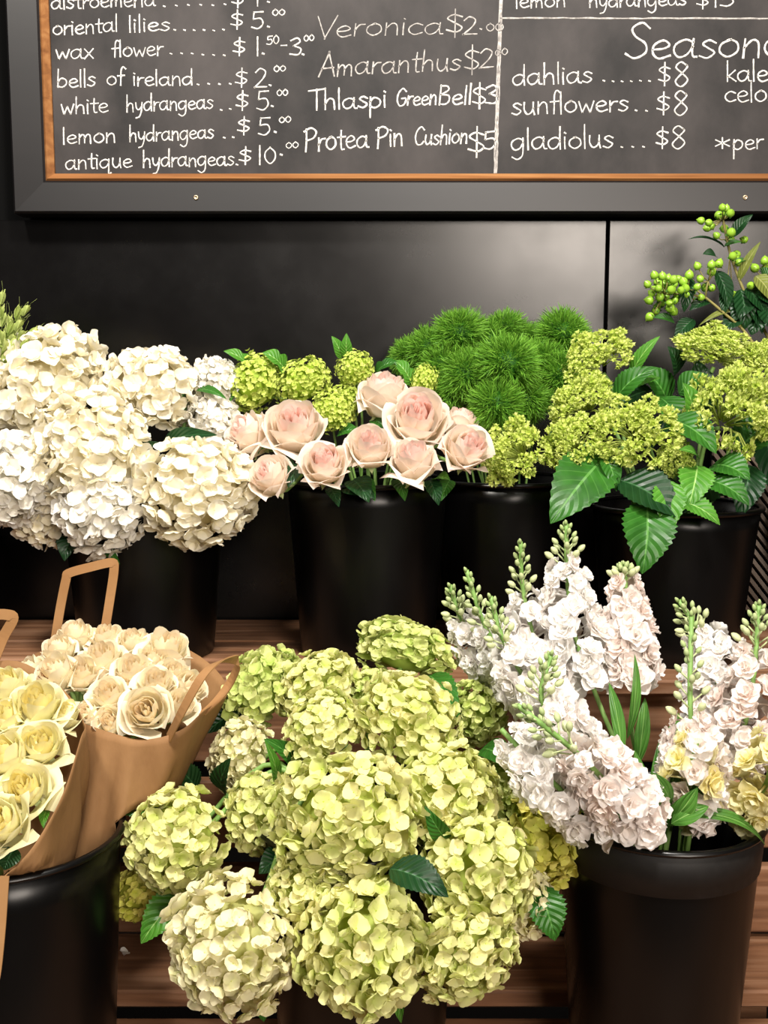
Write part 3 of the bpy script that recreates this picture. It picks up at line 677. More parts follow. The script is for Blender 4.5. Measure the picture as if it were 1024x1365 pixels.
def calyx_mesh():
    mb = MB(); th = np.linspace(0, 2 * math.pi, 12, endpoint=False)
    mb.add([(r * math.cos(t), r * math.sin(t), z) for r, z in ((0.05, -0.80), (0.13, -0.76), (0.17, -0.66), (0.20, -0.56), (0.10, -0.5)) for t in th], grid_faces(12, 5, True))
    for k in range(5):
        tpl = petal_tpl(200 + k, 0.62, 0.22, 0.3, -0.35, 0.04, 3, 6, 0.7, 0.3)
        mb.inst(*tpl, rotz(np.array([k * 1.2566])) @ rotx(np.array([0.25])), np.array([[0, 0, -0.58]]), np.array([0.3]))
    return mb.mesh('calyx')
CALYX = calyx_mesh()

def stem_path(bk, ang_seed, head, end_dir, over=0.05):
    """from the bottom of a bucket, through its mouth, out to a head"""
    rng = random.Random(ang_seed); c, h, r0, r1 = bk['c'], bk['h'], bk['r0'], bk['r1']
    hd = Vector((head.x - c.x, head.y - c.y, 0)); out = min(1.0, hd.length / 0.12)
    u = hd.normalized() if hd.length > 1e-4 else Vector((0, 1, 0))
    a = rng.uniform(0, 6.28)
    base = c + Vector((math.cos(a) * r0 * 0.35, math.sin(a) * r0 * 0.35, 0)) - u * r0 * 0.35 * out + Vector((0, 0, 0.0062))
    mouth = c + u * r1 * 0.55 * out + Vector((0, 0, h + 0.01))
    low = bez(base, base.lerp(mouth, 0.4), base.lerp(mouth, 0.75), mouth, 8)
    tdir = (mouth - base).normalized()
    L = (head - mouth).length
    hi = bez(mouth, mouth + tdir * L * 0.42 + Vector((0, 0, over)), head - end_dir * L * 0.30 + Vector((0, 0, over * 0.4)), head, 10)
    return base, low + hi[1:]
def put_stem(root, base, path, r, mat='stem'):
    mb = MB(); tube_mb(mb, [np.array(p) - np.array(tuple(base)) for p in path], r, 7)
    return link('stem', mb.mesh('stem'), M[mat], root)
counter = [0]
def mophead(px, py, Y, rx, ry, mat, label, bk, heads, name, cat, group, ctr, depth=None, stem_r=0.0028, leaves=(), lean=None):
    counter[0] += 1; k = counter[0]
    P = at(px, py, Y); s = mpp(py, Y)
    d = Vector(lean) if lean else (P - ctr)
    d.normalize()
    base, path = stem_path(bk, k, P - d * (min(rx, ry) * s * 0.55), d)
    root = empty(name, base, label, cat, group)
    c = abs(d.z); mean = (rx + ry) / 2
    sc = (rx * s, (ry * (1 - c) + mean * c) * s, (ry * c + mean * (1 - c)) * s)
    R = frame_from(d)
    if k % 2: R = R @ Matrix.Rotation(math.pi, 3, 'Z')
    link('flower_head', heads[k % len(heads)], M[mat], root, P - base, R, sc)
    put_stem(root, base, path, stem_r)
    for lf in leaves: add_leaf(root, base, *lf[0], **lf[1])
    return root

# ------------------------------------------------------------------ white hydrangeas
C1 = B1['c'] + Vector((-0.02, 0.03, B1['h'] + 0.02))
LF = lambda b, t, w, mat='leaf', **kw: ((b, t, w, mat), kw)
WG = 'white hydrangeas in the back row'
for row in (
    (66, 515, 1.44, 80, 74, 'white_hyd', 'large white hydrangea head just below the green grass spikes', []),
    (203, 522, 1.45, 66, 62, 'white_hyd', 'white hydrangea head at the top, behind the wide front one', [LF((238, 560, 1.46), (262, 500, 1.44), 40, 'leaf')]),
    (122, 605, 1.36, 84, 78, 'white_hyd', 'white hydrangea head in the middle of the white bunch', [LF((150, 615, 1.40), (214, 590, 1.34), 34, 'leaf_d', nrm=(0.3, -1, .3))]),
    (138, 680, 1.33, 62, 60, 'white_cool', 'lowest white hydrangea head, hanging above the bag handle', [LF((120, 720, 1.36), (160, 752, 1.32), 26, 'leaf'), LF((100, 710, 1.37), (86, 748, 1.34), 36, 'leaf_d')]),
    (22, 640, 1.36, 66, 64, 'white_cool', 'cool white hydrangea head at the photo edge, level with the middle one', []),
    (60, 682, 1.385, 50, 44, 'white_hyd', 'small white hydrangea head tucked under two larger ones', []),
    (262, 654, 1.33, 84, 70, 'white_hyd', 'broad white hydrangea head resting low beside the blush roses', [LF((215, 600, 1.40), (290, 580, 1.34), 30, 'leaf_d', nrm=(0, -.8, .5))]),
    (288, 510, 1.46, 36, 34, 'white_cool', 'small white hydrangea head next to the green viburnum', [LF((262, 520, 1.43), (302, 532, 1.41), 16, 'leaf')]),
    (284, 562, 1.44, 38, 38, 'white_cool', 'small white hydrangea head behind the broad low one', []),
    (-14, 540, 1.44, 60, 62, 'white_hyd', 'white hydrangea head cut off by the photo edge', []),
): mophead(row[0], row[1], row[2], row[3], row[4], row[5], row[6], B1, WHEADS, 'hydrangea_flower', 'flower', WG, C1, leaves=row[7])

# ------------------------------------------------------------------ lemon hydrangeas
C2 = F2['c'] + Vector((0.01, 0.06, F2['h'] + 0.02))
LG = 'lemon hydrangeas in the front bucket'
for row in (
    (541, 868, 1.20, 66, 40, 'lime', 'lime hydrangea head at the very top of the lemon bunch', [LF((572, 900, 1.17), (612, 962, 1.10), 44, 'leaf', serr=.06)]),
    (352, 920, 1.17, 62, 48, 'lime', 'lime hydrangea head beside the kraft bag handle', [LF((320, 950, 1.17), (274, 978, 1.14), 46, 'leaf_d', serr=.06)]),
    (425, 918, 1.15, 60, 48, 'lemon', 'pale lemon hydrangea head on the back of the lemon bunch, left of its top', []),
    (432, 972, 1.09, 56, 50, 'lemon', 'lemon hydrangea head in the hollow above the large central one', [LF((392, 1020, 1.09), (352, 985, 1.06), 30, 'leaf')]),
    (545, 960, 1.08, 70, 62, 'lemon', 'lemon hydrangea head next to the green leaf below the topmost head', []),
    (632, 950, 1.16, 42, 46, 'lime', 'lime hydrangea head half hidden behind the white stocks', []),
    (326, 1010, 1.12, 52, 44, 'cream_hyd', 'creamy hydrangea head above two dark leaves, beside the bag', [LF((302, 1058, 1.10), (308, 1010, 1.06), 40, 'leaf_d', serr=.06), LF((262, 1052, 1.12), (222, 1012, 1.10), 38, 'leaf_d', serr=.06)]),
    (350, 1082, 1.05, 50, 56, 'lemon', 'lemon hydrangea head between the rounded outer one and the centre', [LF((366, 1040, 1.05), (352, 985, 1.02), 18, 'leaf_b', nrm=(.5, -.8, .2))]),
    (240, 1116, 1.02, 72, 72, 'lemon', 'round lemon hydrangea head on the side next to the kraft bag', [LF((212, 1080, 1.05), (155, 1082, 1.04), 34, 'leaf', serr=.08), LF((245, 1190, 1.02), (188, 1258, .99), 52, 'leaf_b', serr=.07, nrm=(-.3, -.9, .3))]),
    (184, 1190, 1.06, 34, 48, 'gold_hyd', 'small yellow-green hydrangea head peeping out lowest beside the black bucket', []),
    (312, 1256, 0.93, 88, 94, 'cream_hyd', 'large cream hydrangea head hanging lowest at the front', [LF((345, 1300, .97), (352, 1362, .95), 36, 'leaf', serr=.06)]),
    (462, 1090, 0.97, 100, 90, 'lemon', 'big lemon hydrangea head in the centre of the bunch', []),
    (420, 1180, 0.955, 62, 50, 'lemon', 'lemon hydrangea head squeezed above the hanging cream one', [LF((380, 1140, 1.0), (345, 1165, .98), 40, 'leaf_d')]),
    (482, 1256, 0.925, 90, 96, 'lemon', 'lemon hydrangea head hanging at the front, second lowest', [LF((540, 1290, .95), (535, 1364, .93), 30, 'leaf_b', nrm=(-.5, -.8, .2))]),
    (592, 1062, 1.02, 78, 72, 'lemon', 'lemon hydrangea head just above the small upright leaf', [LF((596, 1120, .97), (566, 1074, .955), 30, 'leaf', nrm=(-.2, -.9, .4))]),
    (636, 1165, 0.97, 80, 80, 'lemon', 'lemon hydrangea head beside the single dark glossy leaf', [LF((520, 1158, .90), (598, 1196, .875), 58, 'leaf_d', nrm=(.1, -.6, .8), serr=.04)]),
    (612, 1262, 0.935, 80, 64, 'lemon', 'lemon hydrangea head hanging at the front beside the lowest bare wood', []),
    (716, 1122, 1.06, 64, 66, 'gold_hyd', 'yellow-green hydrangea head under the drooping stock', [LF((716, 1180, 0.985), (740, 1254, 0.965), 56, 'leaf', serr=.08)]),
    (668, 1052, 1.10, 46, 42, 'lime', 'green hydrangea head in the shade behind the drooping stock', [LF((640, 1000, 1.12), (690, 1030, 1.05), 46, 'leaf')]),
    (690, 1200, 1.00, 46, 60, 'cream_hyd', 'cream-edged hydrangea head above the pointed leaf over bare wood', []),
    (498, 928, 1.16, 40, 40, 'lime', 'small lime hydrangea head in the gap under the topmost one', []),
): mophead(row[0], row[1], row[2], row[3], row[4], row[5], row[6], F2, HEADS, 'hydrangea_flower', 'flower', LG, C2, leaves=row[7])

# ------------------------------------------------------------------ budding green hydrangeas with broad leaves
C4 = B4['c'] + Vector((0, 0.05, B4['h'] - 0.02))
BG = 'budding green hydrangeas in the back row'
for row in (
    (796, 478, 1.44, 50, 40, 'budding green hydrangea cluster touching the feathery green balls', [LF((842, 500, 1.42), (880, 448, 1.40), 22, 'leaf_b', nrm=(-.5, -.8, .3), serr=.05)]),
    (778, 540, 1.40, 50, 40, 'budding green hydrangea cluster below the topmost one beside the feathery balls', [LF((820, 535, 1.42), (878, 490, 1.40), 40, 'leaf', serr=.05, droop=.2)]),
    (688, 606, 1.36, 48, 48, 'loose budding hydrangea cluster hanging beside the last blush rose', [LF((735, 620, 1.39), (735, 575, 1.38), 24, 'leaf')]),
    (764, 594, 1.35, 42, 44, 'budding green hydrangea cluster above the large single drooping leaf', [LF((806, 610, 1.34), (734, 698, 1.28), 86, 'leaf', serr=.05, nrm=(-.1, -.85, .5), droop=.1), LF((806, 608, 1.33), (822, 655, 1.30), 30, 'leaf')]),
    (846, 582, 1.33, 60, 50, 'budding green hydrangea cluster in the middle above the lowest leaves', [LF((826, 640, 1.31), (905, 690, 1.27), 76, 'leaf_d', droop=.12, serr=.04), LF((862, 670, 1.29), (856, 765, 1.25), 78, 'leaf', serr=.06, nrm=(0, -.95, .25)), LF((888, 640, 1.30), (890, 712, 1.27), 48, 'leaf_b', serr=.06)]),
    (900, 612, 1.33, 26, 24, 'small budding hydrangea cluster under the middle one', [LF((890, 560, 1.36), (955, 605, 1.31), 62, 'leaf', serr=.05, nrm=(0, -.7, .8)), LF((930, 610, 1.32), (905, 600, 1.30), 20, 'leaf_b')]),
    (958, 470, 1.45, 62, 36, 'broad budding hydrangea cluster just under the green berries', [LF((900, 500, 1.46), (890, 462, 1.44), 40, 'leaf_d'), LF((905, 525, 1.43), (945, 500, 1.41), 40, 'leaf')]),
    (972, 550, 1.36, 52, 78, 'tall budding hydrangea cluster over the shiny bucket', [LF((920, 560, 1.38), (910, 510, 1.36), 40, 'leaf_b'), LF((930, 620, 1.33), (918, 678, 1.29), 52, 'leaf_b', serr=.07), LF((940, 640, 1.32), (999, 674, 1.28), 50, 'leaf', serr=.06), LF((905, 668, 1.30), (960, 700, 1.28), 36, 'leaf_b', serr=.08), LF((985, 600, 1.36), (1030, 560, 1.38), 60, 'leaf', serr=.05), LF((880, 530, 1.42), (912, 585, 1.37), 48, 'leaf', serr=.05), LF((950, 620, 1.34), (1000, 640, 1.30), 56, 'leaf', serr=.05), LF((870, 500, 1.44), (838, 520, 1.40), 40, 'leaf_b', serr=.05), LF((900, 640, 1.35), (860, 660, 1.31), 44, 'leaf_d', serr=.05), LF((1000, 620, 1.36), (985, 690, 1.33), 50, 'leaf_d', serr=.05), LF((915, 610, 1.36), (880, 640, 1.33), 40, 'leaf', serr=.05), LF((870, 520, 1.47), (800, 560, 1.45), 60, 'leaf_d', serr=.04), LF((890, 540, 1.46), (850, 490, 1.45), 56, 'leaf', serr=.04), LF((930, 560, 1.45), (930, 480, 1.45), 60, 'leaf_d', serr=.04), LF((960, 640, 1.40), (900, 690, 1.36), 56, 'leaf_d', serr=.05), LF((1010, 560, 1.42), (1030, 660, 1.38), 60, 'leaf_d', serr=.05), LF((860, 600, 1.42), (905, 560, 1.38), 54, 'leaf_d', serr=.05), LF((900, 650, 1.37), (850, 690, 1.33), 50, 'leaf', serr=.05)]),
    (1022, 486, 1.43, 34, 34, 'budding hydrangea cluster cut by the photo edge under the berry sprigs', [LF((1000, 530, 1.42), (1020, 580, 1.38), 50, 'leaf_d')]),
): mophead(row[0], row[1], row[2], row[3], row[4], 'bud_hyd', row[5], B4, BUDS, 'budding_hydrangea_flower', 'flower', BG, C4, leaves=row[6])

# ------------------------------------------------------------------ viburnum and feathery dianthus
C2b = B2['c'] + Vector((0, 0.02, B2['h'] - 0.03))
for row in (
    (342, 512, 1.47, 46, 40, 'green viburnum ball beside the small white hydrangea', [LF((335, 492, 1.47), (298, 468, 1.45), 26, 'leaf_b', lobes=3), LF((320, 520, 1.46), (296, 545, 1.44), 18, 'leaf_b', lobes=3)]),
    (404, 510, 1.46, 42, 32, 'green viburnum ball above the largest blush rose', [LF((380, 495, 1.46), (350, 470, 1.44), 36, 'leaf_b', lobes=3)]),
    (446, 548, 1.43, 32, 32, 'green viburnum ball low between two blush roses', [LF((450, 580, 1.42), (480, 575, 1.40), 26, 'leaf')]),
    (474, 492, 1.45, 27, 26, 'round green viburnum ball under a pair of upright leaves', [LF((455, 478, 1.45), (442, 448, 1.44), 20, 'leaf_b'), LF((462, 476, 1.45), (462, 444, 1.44), 18, 'leaf_b'), LF((500, 500, 1.46), (530, 482, 1.44), 26, 'leaf', lobes=3)]),
    (566, 508, 1.46, 21, 24, 'small green viburnum ball in front of the feathery green balls', [LF((548, 512, 1.46), (525, 480, 1.45), 30, 'leaf_b', lobes=3)]),
    (468, 530, 1.46, 26, 24, 'shaded green viburnum ball tucked beneath the round one', []),
): mophead(row[0], row[1], row[2], row[3], row[4], 'vib', row[5], B2, VIBS, 'viburnum_flower', 'flower', 'green viburnum among the blush roses', C2b, stem_r=0.0018, leaves=row[6])
C3 = B3['c'] + Vector((0, 0.03, B3['h'] + 0.02))
for row in (
    (613, 446, 1.50, 36, 'feathery green ball on the top outline, above the small viburnum'), (572, 466, 1.52, 32, 'feathery green ball outermost towards the viburnum'),
    (674, 440, 1.53, 28, 'small feathery green ball highest in the middle of the dome'), (700, 456, 1.55, 28, 'feathery green ball in the dip of the top outline'),
    (750, 446, 1.51, 36, 'feathery green ball on the top outline beside the budding hydrangea'), (652, 456, 1.52, 32, 'feathery green ball right behind the large central one'),
    (622, 500, 1.46, 36, 'feathery green ball above the pair of blush roses'), (677, 486, 1.44, 42, 'largest feathery green ball, front and centre'),
    (590, 488, 1.49, 32, 'feathery green ball just behind the small viburnum'), (722, 486, 1.49, 36, 'feathery green ball beside the central one, on the budding hydrangea side'),
    (748, 502, 1.47, 34, 'bright feathery green ball against the budding hydrangea'), (662, 540, 1.42, 36, 'lowest feathery green ball above the last blush rose'),
    (702, 534, 1.45, 32, 'shaded feathery green ball above the loose budding cluster'), (600, 524, 1.47, 28, 'shaded feathery green ball between viburnum and roses'),
    (544, 476, 1.54, 26, 'small feathery green ball at the far end by the lobed leaves'),
): mophead(row[0], row[1], row[2], row[3] * 1.14, row[3] * 1.02, 'dia', row[4], B3, DIAS, 'feathery_dianthus_flower', 'flower', 'feathery green balls in the back row', C3, stem_r=0.0016)

# ------------------------------------------------------------------ roses
def rose(px, py, Y, w, face, label, bk, kind, name, group, mats, leaves=(), hs=1.0, path_over=0.02, heart_s=1.0):
    counter[0] += 1; k = counter[0]
    P = at(px, py, Y); s = w * 0.5 * mpp(py, Y); d = Vector(face).normalized()
    neck = P - d * s * 0.78 * hs
    base, path = stem_path(bk, k, neck, d, path_over)
    root = empty(name, base, label, 'flower', group)
    R = frame_from(d) @ Matrix.Rotation(k * 1.7, 3, 'Z')
    hm, om = kind[k % len(kind)]; sc = (s, s, s * hs); neck = P - d * s * 0.7 * hs
    link('heart', hm, M[mats[1]], root, P - base, R, (s * heart_s, s * heart_s, s * hs)); link('outer_petals', om, M[mats[0]], root, P - base, R, sc)
    link('calyx', CALYX, M['bud'], root, P - base, R, sc)
    put_stem(root, base, path, 0.0026)
    for lf in leaves: add_leaf(root, base, *lf[0], **lf[1])
    return root
PG = 'blush garden roses in the back row'
for row in (
    (512, 528, 1.41, 72, (.05, -.35, .95), 'blush rose at the top, just under the round viburnum ball', [LF((495, 560, 1.41), (520, 578, 1.38), 22, 'leaf')]),
    (556, 560, 1.36, 84, (.05, -.8, .6), 'wide open blush rose facing out beside the topmost one', []),
    (394, 572, 1.36, 84, (-.05, -.7, .7), 'largest blush rose, standing above the pink-hearted one', []),
    (333, 580, 1.39, 66, (-.6, -.5, .6), 'blush rose turned sideways towards the white hydrangeas', [LF((345, 605, 1.38), (372, 596, 1.35), 14, 'leaf_b')]),
    (433, 620, 1.285, 66, (-.05, -.75, .65), 'blush rose with the pinkest heart, hanging lowest in front', [LF((460, 650, 1.33), (500, 665, 1.30), 40, 'leaf_d'), LF((470, 640, 1.33), (492, 670, 1.29), 40, 'leaf_d'), LF((440, 650, 1.31), (452, 676, 1.28), 22, 'leaf_d'), LF((400, 620, 1.33), (384, 650, 1.30), 26, 'leaf_d'), LF((530, 640, 1.33), (540, 668, 1.29), 26, 'leaf')]),
    (493, 598, 1.30, 66, (.02, -.7, .75), 'blush rose with a yellowish cup, in the middle of the front row', [LF((480, 640, 1.33), (500, 668, 1.30), 26, 'leaf')]),
    (551, 616, 1.295, 68, (-.1, -.5, .9), 'peach-hearted blush rose beneath the wide open one', [LF((572, 640, 1.33), (585, 674, 1.30), 26, 'leaf_d'), LF((580, 640, 1.33), (600, 640, 1.30), 22, 'leaf_b')]),
    (623, 600, 1.305, 68, (.25, -.75, .6), 'last blush rose, next to the loose budding cluster', [LF((600, 640, 1.34), (588, 668, 1.31), 24, 'leaf')]),
    (362, 636, 1.315, 62, (-.3, -.5, .5), 'shaded blush rose hanging beneath the sideways one', [LF((375, 610, 1.35), (388, 642, 1.33), 26, 'leaf_d')]),
    (614, 566, 1.41, 52, (.3, -.2, .9), 'half hidden blush rose behind the last one', []),
): rose(row[0], row[1], row[2], row[3] * 1.08, row[4], row[5], B2, GARDEN, 'garden_rose_flower', PG, ('pink_out', 'pink_in'), row[6], hs=1.2)

F1b = dict(F1); F1b['c'] = F1['c'] + Vector((0.055, 0.05, 0)); F1b['r0'] = 0.03; F1b['r1'] = 0.03
CG = 'cream roses in the rear kraft bag'
for row in (
    (100, 848, 1.20, 48, (-.1, -.2, 1), 'cream rose at the back of the bag beneath the tall paper handle'), (142, 852, 1.20, 46, (0, -.3, 1), 'peachy cream rose in the back line, next to the handle foot'),
    (178, 858, 1.19, 44, (.1, -.3, 1), 'cream rose in the back line between the peachy one and the ruffled outer one'), (223, 866, 1.18, 56, (.4, -.3, .9), 'ruffled cream rose at the far back corner of the bag'),
    (78, 868, 1.17, 46, (-.3, -.3, .9), 'cream rose with a leaf tip above it, towards the empty handle'), (137, 880, 1.15, 56, (0, -.4, .9), 'peach-tinged cream rose in the second line from the back'),
    (76, 898, 1.11, 54, (-.3, -.5, .8), 'peach-tinged cream rose against the yellow bunch'), (106, 900, 1.12, 52, (.1, -.5, .8), 'cream rose crowded beside the peach-tinged one over the yellow bunch'),
    (178, 894, 1.13, 48, (.1, -.5, .9), 'tight peachy cream rose in the middle of the bag'), (145, 927, 1.09, 50, (0, -.6, .8), 'upright cream rose in the second line from the paper edge'),
    (196, 948, 1.06, 64, (.05, -.8, .5), 'big open cream rose drooping over the paper edge'), (148, 964, 1.07, 46, (-.05, -.7, .6), 'low cream rose at the paper edge beside the drooping one'),
    (119, 952, 1.08, 40, (-.2, -.7, .6), 'low cream rose at the corner against the front bag'), (208, 912, 1.10, 50, (.2, -.5, .8), 'cream rose right above the big drooping one'),
    (230, 900, 1.13, 46, (.4, -.4, .9), 'cream rose inside the loop of the side handle, upper'), (252, 916, 1.12, 46, (.6, -.4, .7), 'cream rose outermost by the torn paper corner'),
    (240, 940, 1.09, 44, (.3, -.5, .8), 'cream rose low behind the slanting side handle'), (173, 916, 1.12, 44, (.1, -.5, .9), 'yellowish cream rose between the upright and the tight peachy ones'),
    (42, 896, 1.15, 46, (-.5, -.3, .8), 'pale cream rose at the far side next to the paper wall'), (203, 882, 1.16, 44, (.2, -.3, .9), 'yellowish cream rose just in front of the ruffled corner one'),
): rose(row[0], row[1], row[2], row[3] * 1.18, row[4], row[5], F1b, CREAM, 'rose_flower', CG, ('rose_out', 'rose_in'), hs=1.1)
F1a = dict(F1); F1a['c'] = F1['c'] + Vector((-0.01, -0.02, 0)); F1a['r0'] = 0.03; F1a['r1'] = 0.03
YG = 'yellow roses in the front kraft bag'
for row in (
    (10, 915, 1.06, 60, (-.1, -.4, .9), 'yellow rose at the very back of the front bag, cut by the photo edge', []),
    (50, 942, 1.03, 74, (.05, -.5, .9), 'full yellow rose topmost in the front bag', []),
    (86, 955, 1.04, 48, (.2, -.4, .9), 'greenish yellow rose turned away against the paper edge', []),
    (54, 994, 0.985, 66, (.15, -.6, .8), 'yellow rose beside the slanting paper edge, second from the top', []),
    (8, 1008, 0.97, 70, (-.2, -.6, .8), 'yellow rose midway down at the photo edge', []),
    (34, 1052, 0.945, 74, (.0, -.7, .7), 'yellow rose with a round golden heart, second lowest', [LF((62, 1080, .95), (58, 1104, .93), 16, 'leaf_b')]),
    (2, 1096, 0.905, 78, (-.1, -.8, .6), 'lowest and largest yellow rose, over the paper edge', [LF((20, 1130, .90), (6, 1160, .89), 40, 'leaf_d')]),
    (8, 958, 1.02, 54, (-.1, -.5, .9), 'pale green-yellow rose tucked behind the top one', []),
): rose(row[0], row[1], row[2], row[3] * 1.12, row[4], row[5], F1a, CREAM, 'rose_flower', YG, ('yell_out', 'yell_in'), row[6], hs=1.15)

# ------------------------------------------------------------------ kraft bags
def bag(label, rim, bottom_c, bottom_r, handles, seed, group='kraft paper flower bags'):
    """paper sack lofted from a crumpled foot in the bucket up to an open rim of photo points (px, py, Y)"""
    rng = np.random.default_rng(seed)
    rp = [np.array(tuple(at(*p))) for p in rim]
    loop = catmull(rp + [rp[0]], 6)[:-1]; n = len(loop); c = np.array(tuple(bottom_c)); base = Vector(bottom_c)
    root = empty('paper_bag', base, label, 'paper bag', group)
    cen = np.mean(loop, axis=0); ang0 = [math.atan2(p[1] - cen[1], p[0] - cen[0]) for p in loop]
    V = []; rows = 22
    V += [c * 1.0 for _ in range(n)]
    for j in range(rows):
        t = j / (rows - 1)
        for i in range(n):
            b = c + bottom_r * np.array((math.cos(ang0[i]), math.sin(ang0[i]), 0))
            p = b + (loop[i] - b) * (t ** 0.9); p[2] = b[2] + (loop[i][2] - b[2]) * t
            rad = p - (c + (cen - c) * t); rad /= np.linalg.norm(rad) + 1e-9
            fold = abs(((i * 0.085 + 0.9 * t * math.sin(i * 0.19 + seed) + 0.13 * seed) % 1.0) - 0.5) * 4 - 1
            crease = 0.0055 * fold * (0.25 + math.sin(math.pi * t) ** .8) * (1 - t ** 6) + 0.0025 * math.sin(i * 0.55 + 2.2 * math.sin(t * 4 + i * .21 + seed)) * math.sin(math.pi * t) ** .7
            p = p + rad * (crease + 0.012 * math.sin(math.pi * t))
            if p[2] < RIM[1]:                      # stays inside the bucket below its rim
                hx, hy = p[0] - RIM[0].x, p[1] - RIM[0].y; hr = math.hypot(hx, hy); lim = 0.088 + 0.014 * max(0, (p[2] - RIM[0].z) / 0.31)
                if hr > lim: p[0] = RIM[0].x + hx * lim / hr; p[1] = RIM[0].y + hy * lim / hr
            V.append(p)
    V = np.array(V) - np.array(tuple(base))
    V[:n] += (V[n:2 * n] - V[:n]) * 0.02
    me = MB().add(V, grid_faces(n, rows + 1, True)).mesh('paper_wall')
    o = link('paper_wall', me, M['kraft'], root); so = o.modifiers.new('thick', 'SOLIDIFY'); so.thickness = 0.0008
    for pts, wpx, nrm in handles:
        P = [np.array(tuple(at(*p))) for p in pts]; w = wpx * mpp(pts[0][1], pts[0][2]) * .5
        Q = catmull(P, 5); V = []
        nn = np.array(nrm, float)
        for i in range(len(Q)):
            a = Q[min(i + 1, len(Q) - 1)] - Q[max(i - 1, 0)]; a /= np.linalg.norm(a)
            s = np.cross(a, nn); s /= np.linalg.norm(s)
            V += [Q[i] - s * w, Q[i] + s * w]
        V = np.array(V) - np.array(tuple(base))
        h = link('handle', MB().add(V, grid_faces(2, len(Q))).mesh('handle', False), M['handle'], root)
        so = h.modifiers.new('thick', 'SOLIDIFY'); so.thickness = 0.0014
    return root
z_in = lambda bk, f: bk['c'].z + bk['h'] * f
b2 = at(126, 1108, 1.06)
RIM = (F1['c'], F1['c'].z + F1['h'] + 0.003)
bag('brown kraft paper bag of cream roses, behind the front bag',
    [(100, 960, 1.075), (140, 974, 1.05), (190, 986, 1.04), (240, 974, 1.05), (272, 948, 1.08), (305, 918, 1.17), (255, 868, 1.23), (150, 838, 1.25), (60, 866, 1.24), (18, 893, 1.18), (45, 925, 1.12)],
    (b2.x - .01, 1.055, z_in(F1, 0.72)), 0.022,
    [([(72, 862, 1.245), (80, 812, 1.25), (88, 772, 1.25), (92, 764, 1.25), (120, 756, 1.25), (148, 750, 1.25), (152, 758, 1.25), (147, 795, 1.25), (139, 845, 1.245)], 12, (0, -1, .1)),
     ([(224, 984, 1.045), (240, 952, 1.03), (262, 912, 1.03), (276, 893, 1.04), (292, 881, 1.06), (310, 878, 1.09), (317, 885, 1.11), (306, 910, 1.12), (290, 932, 1.11), (268, 952, 1.085)], 14, (-.5, -.75, .5))], 5)
bag('brown kraft paper bag of yellow roses, in front and cut by the photo edge',
    [(4, 1172, 0.885), (45, 1128, 0.895), (84, 1060, 0.93), (108, 985, 0.985), (112, 962, 1.03), (80, 915, 1.09), (10, 880, 1.12), (-90, 920, 1.09), (-150, 1010, 1.0), (-110, 1120, 0.92), (-50, 1170, 0.885)],
    (F1['c'].x, 0.985, z_in(F1, 0.72)), 0.045,
    [([(-40, 1172, .885), (-34, 1230, .87), (-20, 1300, .86), (-8, 1310, .86), (0, 1250, .87), (6, 1168, .882)], 12, (0, -1, .1)),
     ([(-30, 900, 1.115), (-20, 850, 1.12), (-8, 822, 1.12), (12, 820, 1.12), (17, 826, 1.12), (4, 850, 1.12), (-10, 885, 1.115)], 14, (0, -1, .1))], 6)

